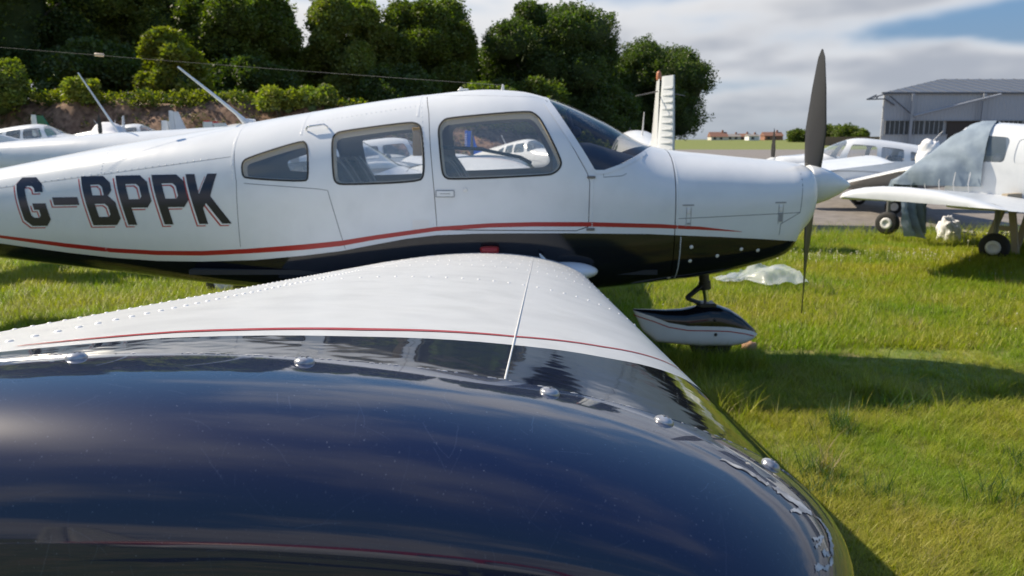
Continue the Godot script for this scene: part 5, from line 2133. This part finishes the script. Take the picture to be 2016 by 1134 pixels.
	# far side of the field
	for q in [["grey-green far tree right of the orange roofs", 1567.0, 330.0, 5.6, 4.0], ["rounded far tree left of the propeller blade", 1622.0, 340.0, 7.6, 7.0], ["far tree just right of the propeller blade", 1664.0, 330.0, 7.4, 6.0], ["rightmost small far tree beside the hangar", 1688.0, 325.0, 5.6, 3.6], ["far tree beyond the hangar's left end", 1600.0, 345.0, 5.0, 4.2]]:
		var x: float = (q[1] - 1008.0) / 1520.0 * q[2] * 0.985
		var t := tree("far_tree", q[0], x, q[2], q[3] * 0.85, q[4], mid, 300 + int(q[1]), 700, 0.0, 2.4)
		t.position.y = land_height(x, -q[2]) - 0.3
		t.set_meta("group", "far trees across the field")
	house("house with a steep orange roof nearest the dark trees", 1416.0, 380.0, 10.0, 2.4, 3.2, M.roof_tile, M.render_wall)
	house("low pale house right of the steep orange roof", 1444.0, 395.0, 9.0, 2.4, 1.8, M.roof_grey, M.render_wall)
	house("brown roofed house in the middle of the far row", 1468.0, 400.0, 7.0, 2.3, 2.2, M.roof_brown, M.brick)
	house("small white house in the far row", 1484.0, 370.0, 6.0, 3.0, 1.2, M.roof_grey, M.canvas_white)
	house("brick house with orange roof between two far trees", 1523.0, 380.0, 11.0, 3.0, 2.6, M.roof_tile, M.brick)
	house("low pink house left of the propeller blade", 1580.0, 400.0, 12.0, 2.2, 1.6, M.roof_brown, M.render_wall)
	house("long low house behind the propeller blade", 1606.0, 390.0, 9.0, 2.0, 1.6, M.roof_tile, M.render_wall)
	var st := mb()
	for k in 16:
		box(st, Vector3(1.75, 3.0, 0.12), Transform3D(Basis(), Vector3(104.0 + 1.8 * k, land_height(112.0, -262.0) + 1.4, -262.0)))
	tag(obj("board_fence", st, M.fence_brown), "brown board fence at the far side beside the hangar", "fence")
	grass_fields()

func extras_behind(bare: Node3D) -> void:
	# beacon and whisker aerials on the tail-on aircraft
	for c in get_children():
		if c.has_meta("label") and str(c.get_meta("label")).contains("orange beacon"):
			var hinge := Transform3D(Basis(), Vector3(-4.80, 0, 0))
			c.get_node("rudder").transform = hinge * Transform3D(Basis(Vector3.UP, deg_to_rad(42.0)), Vector3.ZERO) * hinge.affine_inverse()
			var st := mb()
			lathe(st, [Vector2(0, 0.036), Vector2(0.04, 0.040), Vector2(0.10, 0.037), Vector2(0.13, 0.022), Vector2(0.14, 0.001)], Transform3D(Basis(Vector3(0, 1, 0), Vector3(-1, 0, 0), Vector3(0, 0, 1)), Vector3(-4.70, 2.20, 0)), 14)
			obj("beacon", st, M.stone_orange, c)
			for s in [-1.0, 1.0]:
				st = mb()
				tube(st, [Vector3(-4.80, 2.02, 0.02 * s), Vector3(-5.0, 1.93, 0.36 * s)], [0.010, 0.007], 5)
				obj("whisker_aerial", st, M.wire, c)
	cloth_cover(bare.transform)
	var by := bare.transform
	hanging_sheet("dark blue-grey cloth hanging under the wing of the engineless aircraft", Vector3(6.15, 0, -12.2), Vector3(6.72, 0, -12.5), 0.66, 0.0, M.canvas_blue)
	crumpled("plastic_bag", "crumpled white plastic bag wrapped round the wheel under the engineless aircraft", "bag", Vector3(7.5, -0.05, -13.2), Vector3(0.20, 0.26, 0.20), M.canvas_white, 0.5)
	crumpled("bundle", "crumpled pale sheet bundled behind the blue grey cover", "cloth", by * Vector3(0.86, 1.24, 0.30), Vector3(0.20, 0.30, 0.20), M.canvas_white, 0.45)
	trestle()
	plastic_sheet()
	# pale cover over the nose and cabin of the aircraft on the left
	for c in get_children():
		if c.has_meta("label") and str(c.get_meta("label")).contains("wrapped in a pale cover"):
			var st := mb()
			var pts := []
			for i in 25:
				var x := lerpf(-0.5, 1.96, i / 24.0)
				var row := []
				for j in 33:
					var th := lerpf(-0.5, PI + 0.5, j / 32.0)
					var sd := 1.0 if th < PI * 0.5 else -1.0
					row.append(hull_pt(x, th if th < PI * 0.5 else PI - th, sd, 0.05 + 0.05 * noise.get_noise_3d(x * 60.0, th * 40.0, 8.0)))
				pts.append(row)
			grid(st, pts, false, false, Vector3(0.6, 0.9, 0))
			var o := obj("nose_cover", st, M.canvas_white)
			o.transform = c.transform
			tag(o, "wrinkled pale cover over the nose of an aircraft by the bank", "cover")
	var st := mb()
	var c0 := Vector3(1.72, 0.03, -5.42)
	blob(st, c0, Vector3(0.055, 0.045, 0.04), 8, 10, 0.5)
	tag(obj("stone", st, M.stone), "small brown stone beside the nose wheel fairing", "stone")
